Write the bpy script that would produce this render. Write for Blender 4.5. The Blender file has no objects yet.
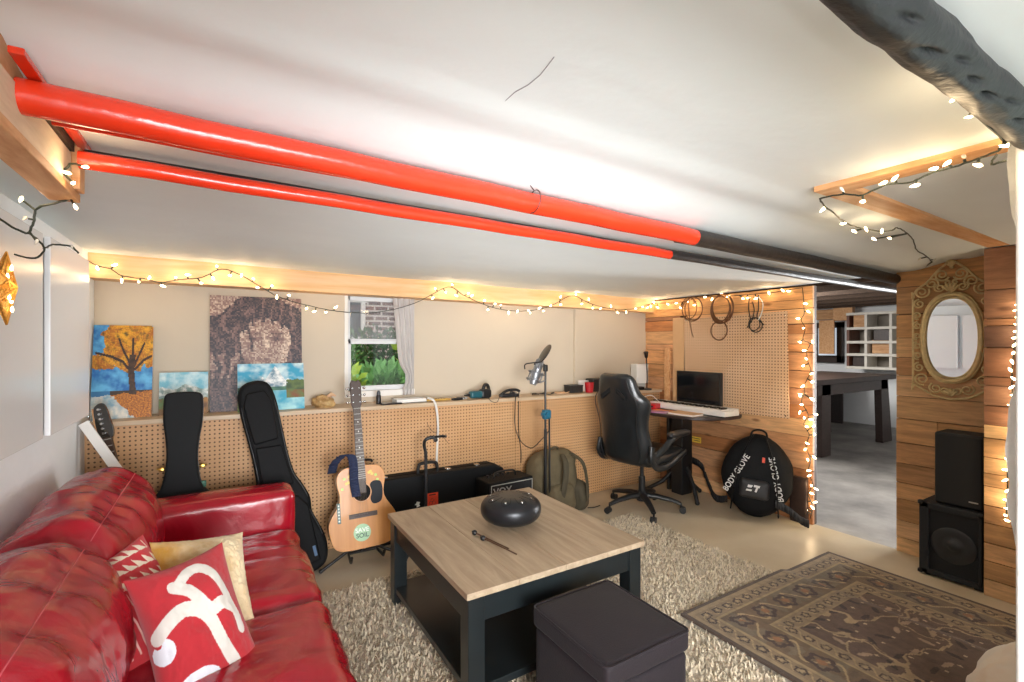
import bpy, bmesh, math, random
from mathutils import Vector, Matrix, noise, Euler
import numpy as np
random.seed(7)
SC = bpy.context.scene
COL = SC.collection
PI = math.pi
# ------------------------------------------------------------------ camera model (1024x682 frame)
CX, CY, FPX, EYE = 512.0, 344.0, 475.0, 1.4
YAW = math.atan2(290, 475)
FW = (math.sin(YAW), math.cos(YAW)); RT = (math.cos(YAW), -math.sin(YAW))
def ray(px, py):
    u = (px - CX) / FPX; v = (CY - py) / FPX
    return (FW[0] + u * RT[0], FW[1] + u * RT[1], v)
def onZ(px, py, z=0.0):
    d = ray(px, py); t = (z - EYE) / d[2]; return Vector((d[0] * t, d[1] * t, z))
def onY(px, py, y):
    d = ray(px, py); t = y / d[1]; return Vector((d[0] * t, y, EYE + d[2] * t))
def onX(px, py, x):
    d = ray(px, py); t = x / d[0]; return Vector((x, d[1] * t, EYE + d[2] * t))
def onD(px, py, w):
    d = ray(px, py); return Vector((d[0] * w, d[1] * w, EYE + d[2] * w))

# ------------------------------------------------------------------ materials
def s2l(c):
    return tuple((x / 12.92 if x <= 0.04045 else ((x + 0.055) / 1.055) ** 2.4) for x in c)
def hexc(h):
    h = h.lstrip('#'); return s2l([int(h[i:i + 2], 16) / 255 for i in (0, 2, 4)])
def new_mat(name):
    m = bpy.data.materials.new(name); m.use_nodes = True
    nt = m.node_tree; return m, nt, nt.nodes['Principled BSDF']
def N(nt, t, **kw):
    n = nt.nodes.new(t)
    for k, v in kw.items():
        if k in n.inputs: n.inputs[k].default_value = v
        else: setattr(n, k, v)
    return n
def ramp(nt, stops, interp='LINEAR'):
    r = nt.nodes.new('ShaderNodeValToRGB'); r.color_ramp.interpolation = interp
    e = r.color_ramp.elements
    while len(e) > 1: e.remove(e[-1])
    e[0].position = stops[0][0]; e[0].color = (*stops[0][1], 1)
    for p, c in stops[1:]:
        x = e.new(p); x.color = (*c, 1)
    return r
def mat(name, col, rough=0.5, metal=0.0, var=0.0, vscale=6.0, bump=0.0, bscale=40.0, col2=None, stretch=(1, 1, 1), coat=0.0, spec=0.5, sheen=0.0):
    """plain surface with optional noise variation in colour and a noise bump"""
    m, nt, b = new_mat(name); L = nt.links
    c = hexc(col) if isinstance(col, str) else col
    b.inputs['Base Color'].default_value = (*c, 1)
    b.inputs['Roughness'].default_value = rough; b.inputs['Metallic'].default_value = metal
    b.inputs['Coat Weight'].default_value = coat; b.inputs['Specular IOR Level'].default_value = spec
    b.inputs['Sheen Weight'].default_value = sheen
    tc = N(nt, 'ShaderNodeTexCoord'); mp = N(nt, 'ShaderNodeMapping'); mp.inputs['Scale'].default_value = stretch
    L.new(tc.outputs['Object'], mp.inputs['Vector'])
    if var or col2:
        nz = N(nt, 'ShaderNodeTexNoise', Scale=vscale, Detail=6.0, Roughness=0.6); L.new(mp.outputs[0], nz.inputs['Vector'])
        c2 = hexc(col2) if col2 else tuple(x * (1 - var) for x in c)
        r = ramp(nt, [(0.3, c2), (0.7, c)]); L.new(nz.outputs['Fac'], r.inputs[0]); L.new(r.outputs[0], b.inputs['Base Color'])
    if bump:
        nb = N(nt, 'ShaderNodeTexNoise', Scale=bscale, Detail=5.0); L.new(mp.outputs[0], nb.inputs['Vector'])
        bp = N(nt, 'ShaderNodeBump', Strength=bump, Distance=0.01); L.new(nb.outputs['Fac'], bp.inputs['Height']); L.new(bp.outputs[0], b.inputs['Normal'])
    return m
def vcol_mat(name, rough=0.6, bump=0.0, bscale=200.0, grain=0.0, gstretch=(1, 1, 1), gscale=8.0, knots=False, coat=0.0, sheen=0.0):
    """base colour from the mesh's own colour attribute, optionally streaked with wood grain"""
    m, nt, b = new_mat(name); L = nt.links
    at = N(nt, 'ShaderNodeAttribute', attribute_name='Col'); out = at.outputs['Color']
    b.inputs['Roughness'].default_value = rough; b.inputs['Coat Weight'].default_value = coat; b.inputs['Sheen Weight'].default_value = sheen
    tc = N(nt, 'ShaderNodeTexCoord'); mp = N(nt, 'ShaderNodeMapping'); mp.inputs['Scale'].default_value = gstretch
    L.new(tc.outputs['Object'], mp.inputs['Vector'])
    if grain:
        nz = N(nt, 'ShaderNodeTexNoise', Scale=gscale, Detail=8.0, Roughness=0.65, Distortion=0.6); L.new(mp.outputs[0], nz.inputs['Vector'])
        r = ramp(nt, [(0.3, (1 - grain,) * 3), (0.72, (1 + grain * .35,) * 3)]); L.new(nz.outputs['Fac'], r.inputs[0])
        mx = N(nt, 'ShaderNodeMix', data_type='RGBA', blend_type='MULTIPLY'); mx.inputs[0].default_value = 1
        L.new(out, mx.inputs[6]); L.new(r.outputs[0], mx.inputs[7]); out = mx.outputs[2]
        if knots:
            mp2 = N(nt, 'ShaderNodeMapping'); mp2.inputs['Scale'].default_value = tuple(0.35 if s < 3 else 1.0 for s in gstretch)
            L.new(tc.outputs['Object'], mp2.inputs['Vector'])
            vo = N(nt, 'ShaderNodeTexVoronoi', Scale=7.0); L.new(mp2.outputs[0], vo.inputs['Vector'])
            r2 = ramp(nt, [(0.05, (.25, .16, .1)), (0.12, (1, 1, 1))]); L.new(vo.outputs['Distance'], r2.inputs[0])
            m2 = N(nt, 'ShaderNodeMix', data_type='RGBA', blend_type='MULTIPLY'); m2.inputs[0].default_value = .75
            L.new(out, m2.inputs[6]); L.new(r2.outputs[0], m2.inputs[7]); out = m2.outputs[2]
    L.new(out, b.inputs['Base Color'])
    if bump:
        nb = N(nt, 'ShaderNodeTexNoise', Scale=bscale, Detail=4.0); L.new(mp.outputs[0], nb.inputs['Vector'])
        bp = N(nt, 'ShaderNodeBump', Strength=bump, Distance=0.005); L.new(nb.outputs['Fac'], bp.inputs['Height']); L.new(bp.outputs[0], b.inputs['Normal'])
    return m
def wood(name, dark, light, stretch, scale=3.0, rough=0.5, bump=0.15, coat=0.0):
    m, nt, b = new_mat(name); L = nt.links
    tc = N(nt, 'ShaderNodeTexCoord'); mp = N(nt, 'ShaderNodeMapping'); mp.inputs['Scale'].default_value = stretch
    L.new(tc.outputs['Object'], mp.inputs['Vector'])
    nz = N(nt, 'ShaderNodeTexNoise', Scale=scale, Detail=9.0, Roughness=0.62, Distortion=0.5); L.new(mp.outputs[0], nz.inputs['Vector'])
    r = ramp(nt, [(0.28, hexc(dark)), (0.5, tuple((a + c) / 2 for a, c in zip(hexc(dark), hexc(light)))), (0.7, hexc(light))])
    L.new(nz.outputs['Fac'], r.inputs[0]); L.new(r.outputs[0], b.inputs['Base Color'])
    b.inputs['Roughness'].default_value = rough; b.inputs['Coat Weight'].default_value = coat
    bp = N(nt, 'ShaderNodeBump', Strength=bump, Distance=0.003); L.new(nz.outputs['Fac'], bp.inputs['Height']); L.new(bp.outputs[0], b.inputs['Normal'])
    return m
def pegboard(name, base, base2, axes, pitch=0.0254, hole='#634327'):
    """hardboard with a grid of drilled holes; axes = the two object axes of the board's plane"""
    m, nt, b = new_mat(name); L = nt.links
    tc = N(nt, 'ShaderNodeTexCoord'); sp = N(nt, 'ShaderNodeSeparateXYZ'); L.new(tc.outputs['Object'], sp.inputs[0])
    sq = []
    for ax in axes:
        d = N(nt, 'ShaderNodeMath', operation='DIVIDE'); d.inputs[1].default_value = pitch; L.new(sp.outputs[ax], d.inputs[0])
        fr = N(nt, 'ShaderNodeMath', operation='FRACT'); L.new(d.outputs[0], fr.inputs[0])
        sb = N(nt, 'ShaderNodeMath', operation='SUBTRACT'); sb.inputs[1].default_value = .5; L.new(fr.outputs[0], sb.inputs[0])
        p = N(nt, 'ShaderNodeMath', operation='POWER'); p.inputs[1].default_value = 2; L.new(sb.outputs[0], p.inputs[0]); sq.append(p)
    ad = N(nt, 'ShaderNodeMath', operation='ADD'); L.new(sq[0].outputs[0], ad.inputs[0]); L.new(sq[1].outputs[0], ad.inputs[1])
    lt = N(nt, 'ShaderNodeMath', operation='LESS_THAN'); lt.inputs[1].default_value = 0.042; L.new(ad.outputs[0], lt.inputs[0])
    nz = N(nt, 'ShaderNodeTexNoise', Scale=3.0, Detail=5.0); L.new(tc.outputs['Object'], nz.inputs['Vector'])
    r = ramp(nt, [(.35, hexc(base2)), (.65, hexc(base))]); L.new(nz.outputs['Fac'], r.inputs[0])
    mx = N(nt, 'ShaderNodeMix', data_type='RGBA'); L.new(lt.outputs[0], mx.inputs[0]); L.new(r.outputs[0], mx.inputs[6]); mx.inputs[7].default_value = (*hexc(hole), 1)
    L.new(mx.outputs[2], b.inputs['Base Color']); b.inputs['Roughness'].default_value = .55
    bp = N(nt, 'ShaderNodeBump', Strength=.6, Distance=0.004, invert=True); L.new(lt.outputs[0], bp.inputs['Height']); L.new(bp.outputs[0], b.inputs['Normal'])
    return m
def emit(name, col, s, base=(1, .9, .7)):
    m, nt, b = new_mat(name)
    b.inputs['Base Color'].default_value = (*base, 1)
    b.inputs['Emission Color'].default_value = (*col, 1); b.inputs['Emission Strength'].default_value = s
    return m

# ------------------------------------------------------------------ mesh builder
class MB:
    def __init__(self): self.v = []; self.f = []; self.c = []; self.cur = None
    def add(self, vs, fs, col=None):
        o = len(self.v); self.v += [tuple(p) for p in vs]; self.f += [tuple(i + o for i in f) for f in fs]
        self.c += [col if col is not None else self.cur] * len(fs); return self
    def box(self, lo, hi, M=None, col=None):
        x0, y0, z0 = lo; x1, y1, z1 = hi
        vs = [Vector(p) for p in ((x0, y0, z0), (x1, y0, z0), (x1, y1, z0), (x0, y1, z0), (x0, y0, z1), (x1, y0, z1), (x1, y1, z1), (x0, y1, z1))]
        if M is not None: vs = [M @ p for p in vs]
        return self.add(vs, [(0, 3, 2, 1), (4, 5, 6, 7), (0, 1, 5, 4), (1, 2, 6, 5), (2, 3, 7, 6), (3, 0, 4, 7)], col)
    def bar(self, a, b, w, h, up=(0, 0, 1), col=None):
        a = Vector(a); b = Vector(b); d = (b - a); l = d.length; d.normalize(); u = Vector(up)
        s = d.cross(u)
        if s.length < 1e-4: s = d.cross(Vector((1, 0, 0)))
        s.normalize(); u = s.cross(d)
        M = Matrix((s, d, u)).transposed().to_4x4(); M.translation = a
        return self.box((-w / 2, 0, -h / 2), (w / 2, l, h / 2), M, col)
    def tube(self, pts, r, n=10, cap=True, col=None, flat=1.0, closed=False):
        P = [Vector(p) for p in pts]; k = len(P)
        R = [r] * k if not hasattr(r, '__len__') else list(r)
        vs = []; fs = []; prev = None
        for i, p in enumerate(P):
            if closed: t = P[(i + 1) % k] - P[i - 1]
            else: t = P[min(i + 1, k - 1)] - P[max(i - 1, 0)]
            if t.length < 1e-9: t = Vector((0, 0, 1))
            t.normalize()
            if prev is None:
                a = Vector((0, 0, 1)) if abs(t.z) < .9 else Vector((1, 0, 0)); s = t.cross(a).normalized()
            else:
                s = prev - t * prev.dot(t)
                s = s.normalized() if s.length > 1e-6 else t.orthogonal().normalized()
            prev = s; u = t.cross(s)
            for j in range(n):
                an = 2 * PI * j / n; vs.append(p + s * (math.cos(an) * R[i]) + u * (math.sin(an) * R[i] * flat))
        rng = k if closed else k - 1
        for i in range(rng):
            for j in range(n):
                a = i * n + j; b = i * n + (j + 1) % n; i2 = (i + 1) % k
                fs.append((a, b, i2 * n + (j + 1) % n, i2 * n + j))
        if cap and not closed:
            fs.append(tuple(range(n - 1, -1, -1))); fs.append(tuple((k - 1) * n + j for j in range(n)))
        return self.add(vs, fs, col)
    def cyl(self, a, b, r0, r1=None, n=20, col=None):
        return self.tube([a, b], [r0, r0 if r1 is None else r1], n, col=col)
    def lathe(self, prof, M=None, n=32, col=None):
        """prof: (radius, height) pairs turned about local z"""
        M = M if M is not None else Matrix()
        vs = []; fs = []; k = len(prof)
        for r, z in prof:
            for j in range(n):
                a = 2 * PI * j / n; vs.append(M @ Vector((r * math.cos(a), r * math.sin(a), z)))
        for i in range(k - 1):
            for j in range(n):
                fs.append((i * n + j, i * n + (j + 1) % n, (i + 1) * n + (j + 1) % n, (i + 1) * n + j))
        if prof[0][0] > 1e-5: fs.append(tuple(range(n - 1, -1, -1)))
        if prof[-1][0] > 1e-5: fs.append(tuple((k - 1) * n + j for j in range(n)))
        return self.add(vs, fs, col)
    def sphere(self, c, r, n=12, M=None, col=None):
        S = Matrix.Translation(Vector(c)) @ (M if M is not None else Matrix())
        prof = [(r * math.sin(PI * i / n), -r * math.cos(PI * i / n)) for i in range(n + 1)]
        prof[0] = (1e-6, -r); prof[-1] = (1e-6, r)
        return self.lathe(prof, S, n * 2, col)
    def prism(self, outline, t0, t1, M=None, col=None, inset=0.0):
        """2-D outline (x, y) extruded along local z"""
        M = M if M is not None else Matrix(); n = len(outline); vs = []
        vs += [M @ Vector((x, y, t0)) for x, y in outline]; vs += [M @ Vector((x, y, t1)) for x, y in outline]
        fs = [(i, (i + 1) % n, n + (i + 1) % n, n + i) for i in range(n)]
        fs += [tuple(range(n - 1, -1, -1)), tuple(range(n, 2 * n))]
        return self.add(vs, fs, col)
    def grid(self, fn, nu, nv, colfn=None, wrap=False):
        vs = []; fs = []; cs = []
        for j in range(nv + 1):
            for i in range(nu + 1): vs.append(fn(i / nu, j / nv))
        o = len(self.v); self.v += [tuple(p) for p in vs]
        for j in range(nv):
            for i in range(nu):
                a = o + j * (nu + 1) + i; self.f.append((a, a + 1, a + nu + 2, a + nu + 1))
                self.c.append(colfn((i + .5) / nu, (j + .5) / nv) if colfn else self.cur)
        return self
    def rbox(self, lo, hi, r, n=10, bulge=(0, 0, 0), wr=0.0, wscale=6.0, M=None, col=None, seed=0, wst=(1, 1, 1)):
        """soft box: rounded corners of radius r, faces bulging outward, noise wrinkles"""
        lo = Vector(lo); hi = Vector(hi); c = (lo + hi) / 2; hs = (hi - lo) / 2; r = min(r, *[h * .999 for h in hs])
        idx = {}; vs = []; fs = []
        def vert(p):
            key = (round(p[0], 5), round(p[1], 5), round(p[2], 5))
            if key in idx: return idx[key]
            q = Vector([p[k] * hs[k] for k in range(3)]); inn = Vector([max(-hs[k] + r, min(hs[k] - r, q[k])) for k in range(3)])
            d = q - inn
            w = inn + (d.normalized() * r if d.length > 1e-9 else Vector())
            for k in range(3):
                a, b2 = p[(k + 1) % 3], p[(k + 2) % 3]
                w[k] += p[k] * bulge[k] * (max(0, 1 - a * a) * max(0, 1 - b2 * b2)) ** 1.5
            nn = Vector(p).normalized()
            if wr:
                s = Vector([w[k] * wst[k] for k in range(3)]) * wscale + Vector((seed * 3.7, seed, 0))
                w += nn * wr * noise.fractal(s, .9, 2.0, 4)
            w = w + c
            if M is not None: w = M @ w
            idx[key] = len(vs); vs.append(w); return idx[key]
        st = [math.sin((i / n * 2 - 1) * PI / 2 * .92) / math.sin(PI / 2 * .92) for i in range(n + 1)]
        for ax in range(3):
            for sg in (-1, 1):
                for i in range(n):
                    for j in range(n):
                        q = []
                        for (a, b2) in ((i, j), (i + 1, j), (i + 1, j + 1), (i, j + 1)):
                            p = [0, 0, 0]; p[ax] = sg; p[(ax + 1) % 3] = st[a]; p[(ax + 2) % 3] = st[b2]; q.append(vert(p))
                        if sg < 0: q.reverse()
                        fs.append(tuple(q))
        return self.add(vs, fs, col)
    def build(self, name, m, parent=None, smooth=None, bevel=0.0, seg=2, sub=0, fix=True):
        me = bpy.data.meshes.new(name); me.from_pydata(self.v, [], self.f)
        if any(c is not None for c in self.c):
            at = me.color_attributes.new('Col', 'FLOAT_COLOR', 'CORNER')
            cnt = [len(f) for f in self.f]
            arr = np.repeat(np.array([(*(c if c is not None else (.5, .5, .5)), 1.0) for c in self.c], dtype=np.float32), cnt, axis=0)
            at.data.foreach_set('color', arr.ravel())
        me.update()
        if fix:
            bm = bmesh.new(); bm.from_mesh(me); bmesh.ops.recalc_face_normals(bm, faces=bm.faces); bm.to_mesh(me); bm.free()
        o = bpy.data.objects.new(name, me); COL.objects.link(o)
        if m: me.materials.append(m)
        if parent is not None: o.parent = parent
        if smooth is not None:
            me.polygons.foreach_set('use_smooth', [True] * len(me.polygons))
            if smooth < 180: me.set_sharp_from_angle(angle=math.radians(smooth))
        if bevel:
            b = o.modifiers.new('bevel', 'BEVEL'); b.width = bevel; b.segments = seg; b.limit_method = 'ANGLE'; b.angle_limit = math.radians(40)
            if smooth is None:
                me.polygons.foreach_set('use_smooth', [True] * len(me.polygons)); b.harden_normals = True
        if sub:
            s = o.modifiers.new('sub', 'SUBSURF'); s.levels = sub; s.render_levels = sub
        return o
def tag(o, label=None, cat=None, group=None, kind=None):
    if label: o['label'] = label
    if cat: o['category'] = cat
    if group: o['group'] = group
    if kind: o['kind'] = kind
    return o
def struct(o, label=None):
    o['kind'] = 'structure'
    if label: o['label'] = label
    return o
def thing(name, label, cat, loc=(0, 0, 0), rz=0.0, group=None):
    o = bpy.data.objects.new(name, None); COL.objects.link(o); o.location = loc; o.rotation_euler = (0, 0, rz)
    o.empty_display_size = .05
    return tag(o, label, cat, group)
def T(x, y, z): return Matrix.Translation((x, y, z))
def RX(a): return Matrix.Rotation(a, 4, 'X')
def RY(a): return Matrix.Rotation(a, 4, 'Y')
def RZ(a): return Matrix.Rotation(a, 4, 'Z')
def smooth_path(pts, k=6):
    """Catmull-Rom through pts"""
    P = [Vector(p) for p in pts]; out = []
    for i in range(len(P) - 1):
        p0 = P[max(i - 1, 0)]; p1 = P[i]; p2 = P[i + 1]; p3 = P[min(i + 2, len(P) - 1)]
        for j in range(k):
            t = j / k
            out.append(.5 * ((2 * p1) + (p2 - p0) * t + (2 * p0 - 5 * p1 + 4 * p2 - p3) * t * t + (3 * p1 - p0 - 3 * p2 + p3) * t ** 3))
    out.append(P[-1]); return out
def smooth_loop(pts, k=6):
    P = [Vector(p) for p in pts]; n = len(P); out = []
    for i in range(n):
        p0, p1, p2, p3 = P[i - 1], P[i], P[(i + 1) % n], P[(i + 2) % n]
        for j in range(k):
            t = j / k
            out.append(.5 * ((2 * p1) + (p2 - p0) * t + (2 * p0 - 5 * p1 + 4 * p2 - p3) * t * t + (3 * p1 - p0 - 3 * p2 + p3) * t ** 3))
    return out
def text_mesh(name, body, size, M, m, parent, extrude=0.0006, spacing=1.0, align='CENTER', xscale=1.0):
    cu = bpy.data.curves.new(name, 'FONT'); cu.body = body; cu.size = size; cu.extrude = extrude; cu.align_x = align; cu.align_y = 'CENTER'; cu.space_character = spacing
    cu.offset = size * .012
    tmp = bpy.data.objects.new(name, cu); COL.objects.link(tmp)
    dg = bpy.context.evaluated_depsgraph_get(); me = bpy.data.meshes.new_from_object(tmp.evaluated_get(dg))
    bpy.data.objects.remove(tmp); bpy.data.curves.remove(cu)
    me.transform(M @ Matrix.Diagonal((xscale, 1, 1, 1))); me.materials.clear(); me.materials.append(m)
    o = bpy.data.objects.new(name, me); COL.objects.link(o); o.parent = parent
    return o
def fbm(x, y, s=1.0, seed=0.0, o=4):
    return noise.fractal(Vector((x * s + seed, y * s - seed * .7, seed)), 1.0, 2.0, o)
def lerp(a, b, t):
    t = max(0, min(1, t)); return tuple(x + (y - x) * t for x, y in zip(a, b))
# ================================================================== materials
M = {}
M['ceil'] = mat('painted plaster ceiling', '#e3eaea', rough=.6, var=.05, vscale=2.2, bump=.25, bscale=9, stretch=(1, 1.6, 1))
M['white'] = mat('white gloss panel', '#e8eaec', rough=.18, spec=.5)
M['wallwhite'] = mat('white painted block', '#eceeef', rough=.6, var=.06, vscale=5, bump=.3, bscale=25)
M['cream'] = mat('cream panel', '#c9bba6', rough=.55, var=.05, vscale=1.5, bump=.05, bscale=60)
M['oakledge'] = wood('pale ledge board', '#b89a78', '#d9c4a8', (1, 14, 14), 2.5, .45)
M['pine'] = wood('bare pine', '#c98a52', '#e6b98a', (2, 16, 16), 2.2, .5)
M['piney'] = wood('bare pine across', '#c98a52', '#e6b98a', (16, 2, 16), 2.2, .5)
M['floor'] = mat('sealed beige concrete', '#c9bba3', rough=.32, col2='#b7a78c', vscale=1.8, bump=.06, bscale=30)
M['conc'] = mat('bare grey concrete', '#a5a09a', rough=.55, col2='#6e6b68', vscale=2.2, bump=.25, bscale=18)
M['peg'] = pegboard('tan pegboard', '#d3a678', '#c69767', ('X', 'Z'))
M['pegy'] = pegboard('tan pegboard panel', '#e3bf9c', '#d9b18a', ('Y', 'Z'), pitch=.0254)
M['plank'] = vcol_mat('reclaimed planks', rough=.6, grain=.42, gstretch=(14, 1.6, 14), gscale=2.6, knots=True, bump=.3, bscale=12)
M['black'] = mat('black plastic', '#17181a', rough=.4, var=.2)
M['blackmetal'] = mat('black satin metal', '#141517', rough=.35, metal=.0, spec=.6)
M['steel'] = mat('chrome', '#c8c8c8', rough=.2, metal=1)
M['gold'] = mat('brass', '#c9a255', rough=.3, metal=1)
M['whiteplastic'] = mat('white plastic', '#e8e5df', rough=.35)
M['red'] = mat('red plastic', '#c3202a', rough=.4)
M['cord'] = mat('dark green cord', '#20281f', rough=.5)
M['blackcord'] = mat('black cable', '#141414', rough=.5)
M['darkwood'] = mat('dark stained timber', '#3d2d27', rough=.45, col2='#2a1f1b', vscale=3, stretch=(3, 12, 12))
M['whitepaint'] = mat('chipped white paint', '#dfe0da', rough=.6, var=.15, vscale=14, bump=.8, bscale=22)
M['oldjoist'] = mat('old dark joist', '#5b4636', rough=.8, col2='#3a2c22', vscale=4, stretch=(2, 12, 12))

# ================================================================== room shell
def tilt(x): return -.009 * (x + .6)
def zceil(x, y):
    t = max(0, min(1, (y - 1.02) / .3)); t = t * t * (3 - 2 * t)
    z = 1.975 - .055 * t - .008 * max(0, min(1, (y - 1.35) / .6))
    z += .004 * fbm(x, y, .9, 3) + .012 * math.exp(-((y - 1.02) / .06) ** 2) * -1
    return z + tilt(x)
b = MB(); b.grid(lambda u, v: (-.75 + u * 4.7, -1.6 + v * 5.4, zceil(-.75 + u * 4.7, -1.6 + v * 5.4)), 60, 140)
ceil_ = struct(b.build('ceiling', M['ceil'], smooth=180))
b = MB(); b.tube([onZ(x, y, zceil(.7, .8) - .0012) for x, y in ((505, 101), (515, 92), (528, 85), (540, 75), (548, 65), (554, 57))], .0009, 5); b.build('crack', mat('hairline crack', '#77757a', rough=.9), ceil_)
b = MB(); b.box((-.8, -1.7, -.05), (3.93, 3.6, 0)); struct(b.build('floor', M['floor']))
b = MB(); b.box((3.93, -2.5, -.05), (10.3, 8.5, -.002)); struct(b.build('floor_storeroom', M['conc']))
b = MB(); b.box((-.78, -1.6, 0), (-.64, 3.75, 2.0)); struct(b.build('wall_left', M['wallwhite']))
# lower back wall: pegboard sheets
b = MB()
xs = [-.64, .2, 1.42, 2.12, 3.34, 3.92]
for a, c in zip(xs[:-1], xs[1:]): b.box((a + .001, 3.42, 0), (c - .001, 3.44, .96 + tilt((a + c) / 2)))
b.box((-.64, 3.44, 0), (3.92, 3.62, .93))
struct(b.build('wall_back_lower', M['peg']))
# ledge on top of it
b = MB(); Mt = Matrix(((1, 0, 0, 0), (0, 1, 0, 0), (-.009, 0, 1, -.0054), (0, 0, 0, 1)))
b.box((-.64, 3.385, .945), (3.89, 3.66, .972), Mt); struct(b.build('trim_1', M['oakledge'], bevel=.003))
# upper back wall around the window
WX0, WX1, WZ0, WZ1 = .775, 1.31, 1.0, 1.78
b = MB()
b.box((-.64, 3.65, .93), (WX0, 3.74, 1.95)); b.box((WX1, 3.65, .93), (2.93, 3.74, 1.95)); b.box((2.93, 3.62, .93), (3.95, 3.74, 1.95))
b.box((WX0, 3.65, .9), (WX1, 3.74, WZ0)); b.box((WX0, 3.65, WZ1), (WX1, 3.74, 1.95))
struct(b.build('wall_back', M['cream'], bevel=.002))
b = MB(); b.box((-.64, 3.5, 1.772), (3.9, 3.655, 1.93), Mt); 
M['header'] = wood('pine header board', '#d9a468', '#edc79a', (1, 12, 12), 1.6, .5)
struct(b.build('trim_2', M['header'], bevel=.003))

# --- window
wf = bpy.data.objects.new('window_1', None); COL.objects.link(wf); wf.location = (WX0, 3.65, WZ0); struct(wf)
W, H = WX1 - WX0, WZ1 - WZ0
b = MB(); jw = .028
b.box((0, .0, 0), (jw, .09, H)); b.box((W - jw, 0, 0), (W, .09, H)); b.box((0, 0, H - .02), (W, .09, H)); b.box((0, -.02, 0), (W, .1, .045))
b.build('window_frame', M['whiteplastic'], wf, bevel=.003)
M['sash'] = mat('white vinyl sash', '#d9dadb', rough=.35)
b = MB()
for (z0, z1, y0) in ((.045, .43, .03), (.405, H - .02, .055)):
    b.box((jw, y0, z0), (W - jw, y0 + .025, z0 + .035)); b.box((jw, y0, z1 - .03), (W - jw, y0 + .025, z1))
    b.box((jw, y0, z0), (jw + .025, y0 + .025, z1)); b.box((W - jw - .025, y0, z0), (W - jw, y0 + .025, z1))
b.build('sash', M['sash'], wf, bevel=.002)
def glass_mat():
    m, nt, bs = new_mat('window glass'); L = nt.links
    tr = N(nt, 'ShaderNodeBsdfTransparent'); gl = N(nt, 'ShaderNodeBsdfGlossy', Roughness=0.02)
    mx = N(nt, 'ShaderNodeMixShader'); mx.inputs[0].default_value = .03
    L.new(tr.outputs[0], mx.inputs[1]); L.new(gl.outputs[0], mx.inputs[2]); L.new(mx.outputs[0], nt.nodes['Material Output'].inputs[0]); return m
M['glass'] = glass_mat()
b = MB(); b.box((jw + .02, .041, .07), (W - jw - .02, .044, .41)); b.box((jw + .02, .066, .43), (W - jw - .02, .069, H - .04)); b.build('pane', M['glass'], wf)
def screen_mat():
    m, nt, bs = new_mat('insect screen'); L = nt.links
    tr = N(nt, 'ShaderNodeBsdfTransparent'); df = N(nt, 'ShaderNodeBsdfDiffuse'); df.inputs[0].default_value = (.5, .5, .52, 1)
    mx = N(nt, 'ShaderNodeMixShader'); mx.inputs[0].default_value = .22
    L.new(tr.outputs[0], mx.inputs[1]); L.new(df.outputs[0], mx.inputs[2]); L.new(mx.outputs[0], nt.nodes['Material Output'].inputs[0]); return m
b = MB(); b.box((jw + .02, .084, .41), (W - jw - .02, .0845, H - .02)); b.build('insect_screen', screen_mat(), wf)

# --- plank walls
WOODS = ['#b5835a', '#a06a41', '#c08d5e', '#8f5e3b', '#b98a63', '#a8744a', '#c79a6d', '#94684a']
def planks(b, axis, at, a0, a1, zs, rnd, th=.02, face=-1, woods=WOODS, splits=(.5, 1.3)):
    """rows of boards on the plane x=at; axis 'y' runs along the boards"""
    for z0, z1 in zip(zs[:-1], zs[1:]):
        y = a0
        while y < a1 - 1e-6:
            l = rnd.uniform(*splits); e = min(a1, y + l)
            if a1 - e < .15: e = a1
            c = hexc(rnd.choice(woods)); k = rnd.uniform(1.2, 1.65); c = tuple(min(1, q * k) for q in c)
            d = rnd.uniform(0, .006)
            b.box((at + face * d, y + .0015, z0 + .002), (at + th, e - .0015, z1 - rnd.uniform(.001, .005)), None, c)
            y = e
def rows(z0, z1, rnd, lo=.08, hi=.15):
    zs = [z0]
    while zs[-1] < z1 - 1e-6:
        n = zs[-1] + rnd.uniform(lo, hi)
        zs.append(z1 if z1 - n < .05 else n)
    return zs
rnd = random.Random(11)
b = MB()
zz = rows(0, 1.40, rnd, .1, .16)
planks(b, 'y', 3.9, 1.92, 3.1, zz, rnd)
planks(b, 'y', 3.9, 3.17, 3.66, zz, rnd, splits=(.6, .9))
planks(b, 'y', 3.9, 1.92, 3.1, [1.40, 1.48, 1.56, 1.68], rnd)
planks(b, 'y', 3.9, 3.17, 3.66, [1.40, 1.53, 1.64, 1.68], rnd, splits=(.6, .9))
planks(b, 'y', 3.897, 1.92, 3.66, [1.68, 1.75, 1.855], rnd, splits=(2, 3), woods=['#c9945f', '#d09a62', '#c28b55'])
b.box((3.921, 1.923, 0), (3.955, 3.66, 1.852), None, hexc('#4f3824'))
struct(b.build('wall_partition', M['plank']))
rnd = random.Random(23); b = MB()
PALE = ['#c39c70', '#b98f63', '#cba679', '#b08659', '#c7a27a', '#a87f58']
planks(b, 'y', 3.9, .6, 1.39, [0, .1, .215, .36, .47, .6, .74, .9, 1.05, 1.19, 1.31, 1.44, 1.6, 1.78, 1.93], rnd, splits=(.5, .9), woods=PALE)
b.box((3.922, .6, 0), (3.98, 1.385, 1.92), None, hexc('#6a5540'))
struct(b.build('wall_pillar', M['plank']))
rnd = random.Random(5); b = MB()
planks(b, 'y', 3.635, -.9, .892, rows(0, .95, rnd, .07, .11), rnd, splits=(1, 2), woods=PALE)
planks(b, 'y', 3.635, -.9, .892, [.95, 1.06, 1.17, 1.22, 1.38, 1.5, 1.54, 1.70, 1.93], rnd, splits=(1, 2), woods=['#7c5a45', '#6b4a3a', '#8d6549', '#5c4236', '#6f4c37'])
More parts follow.
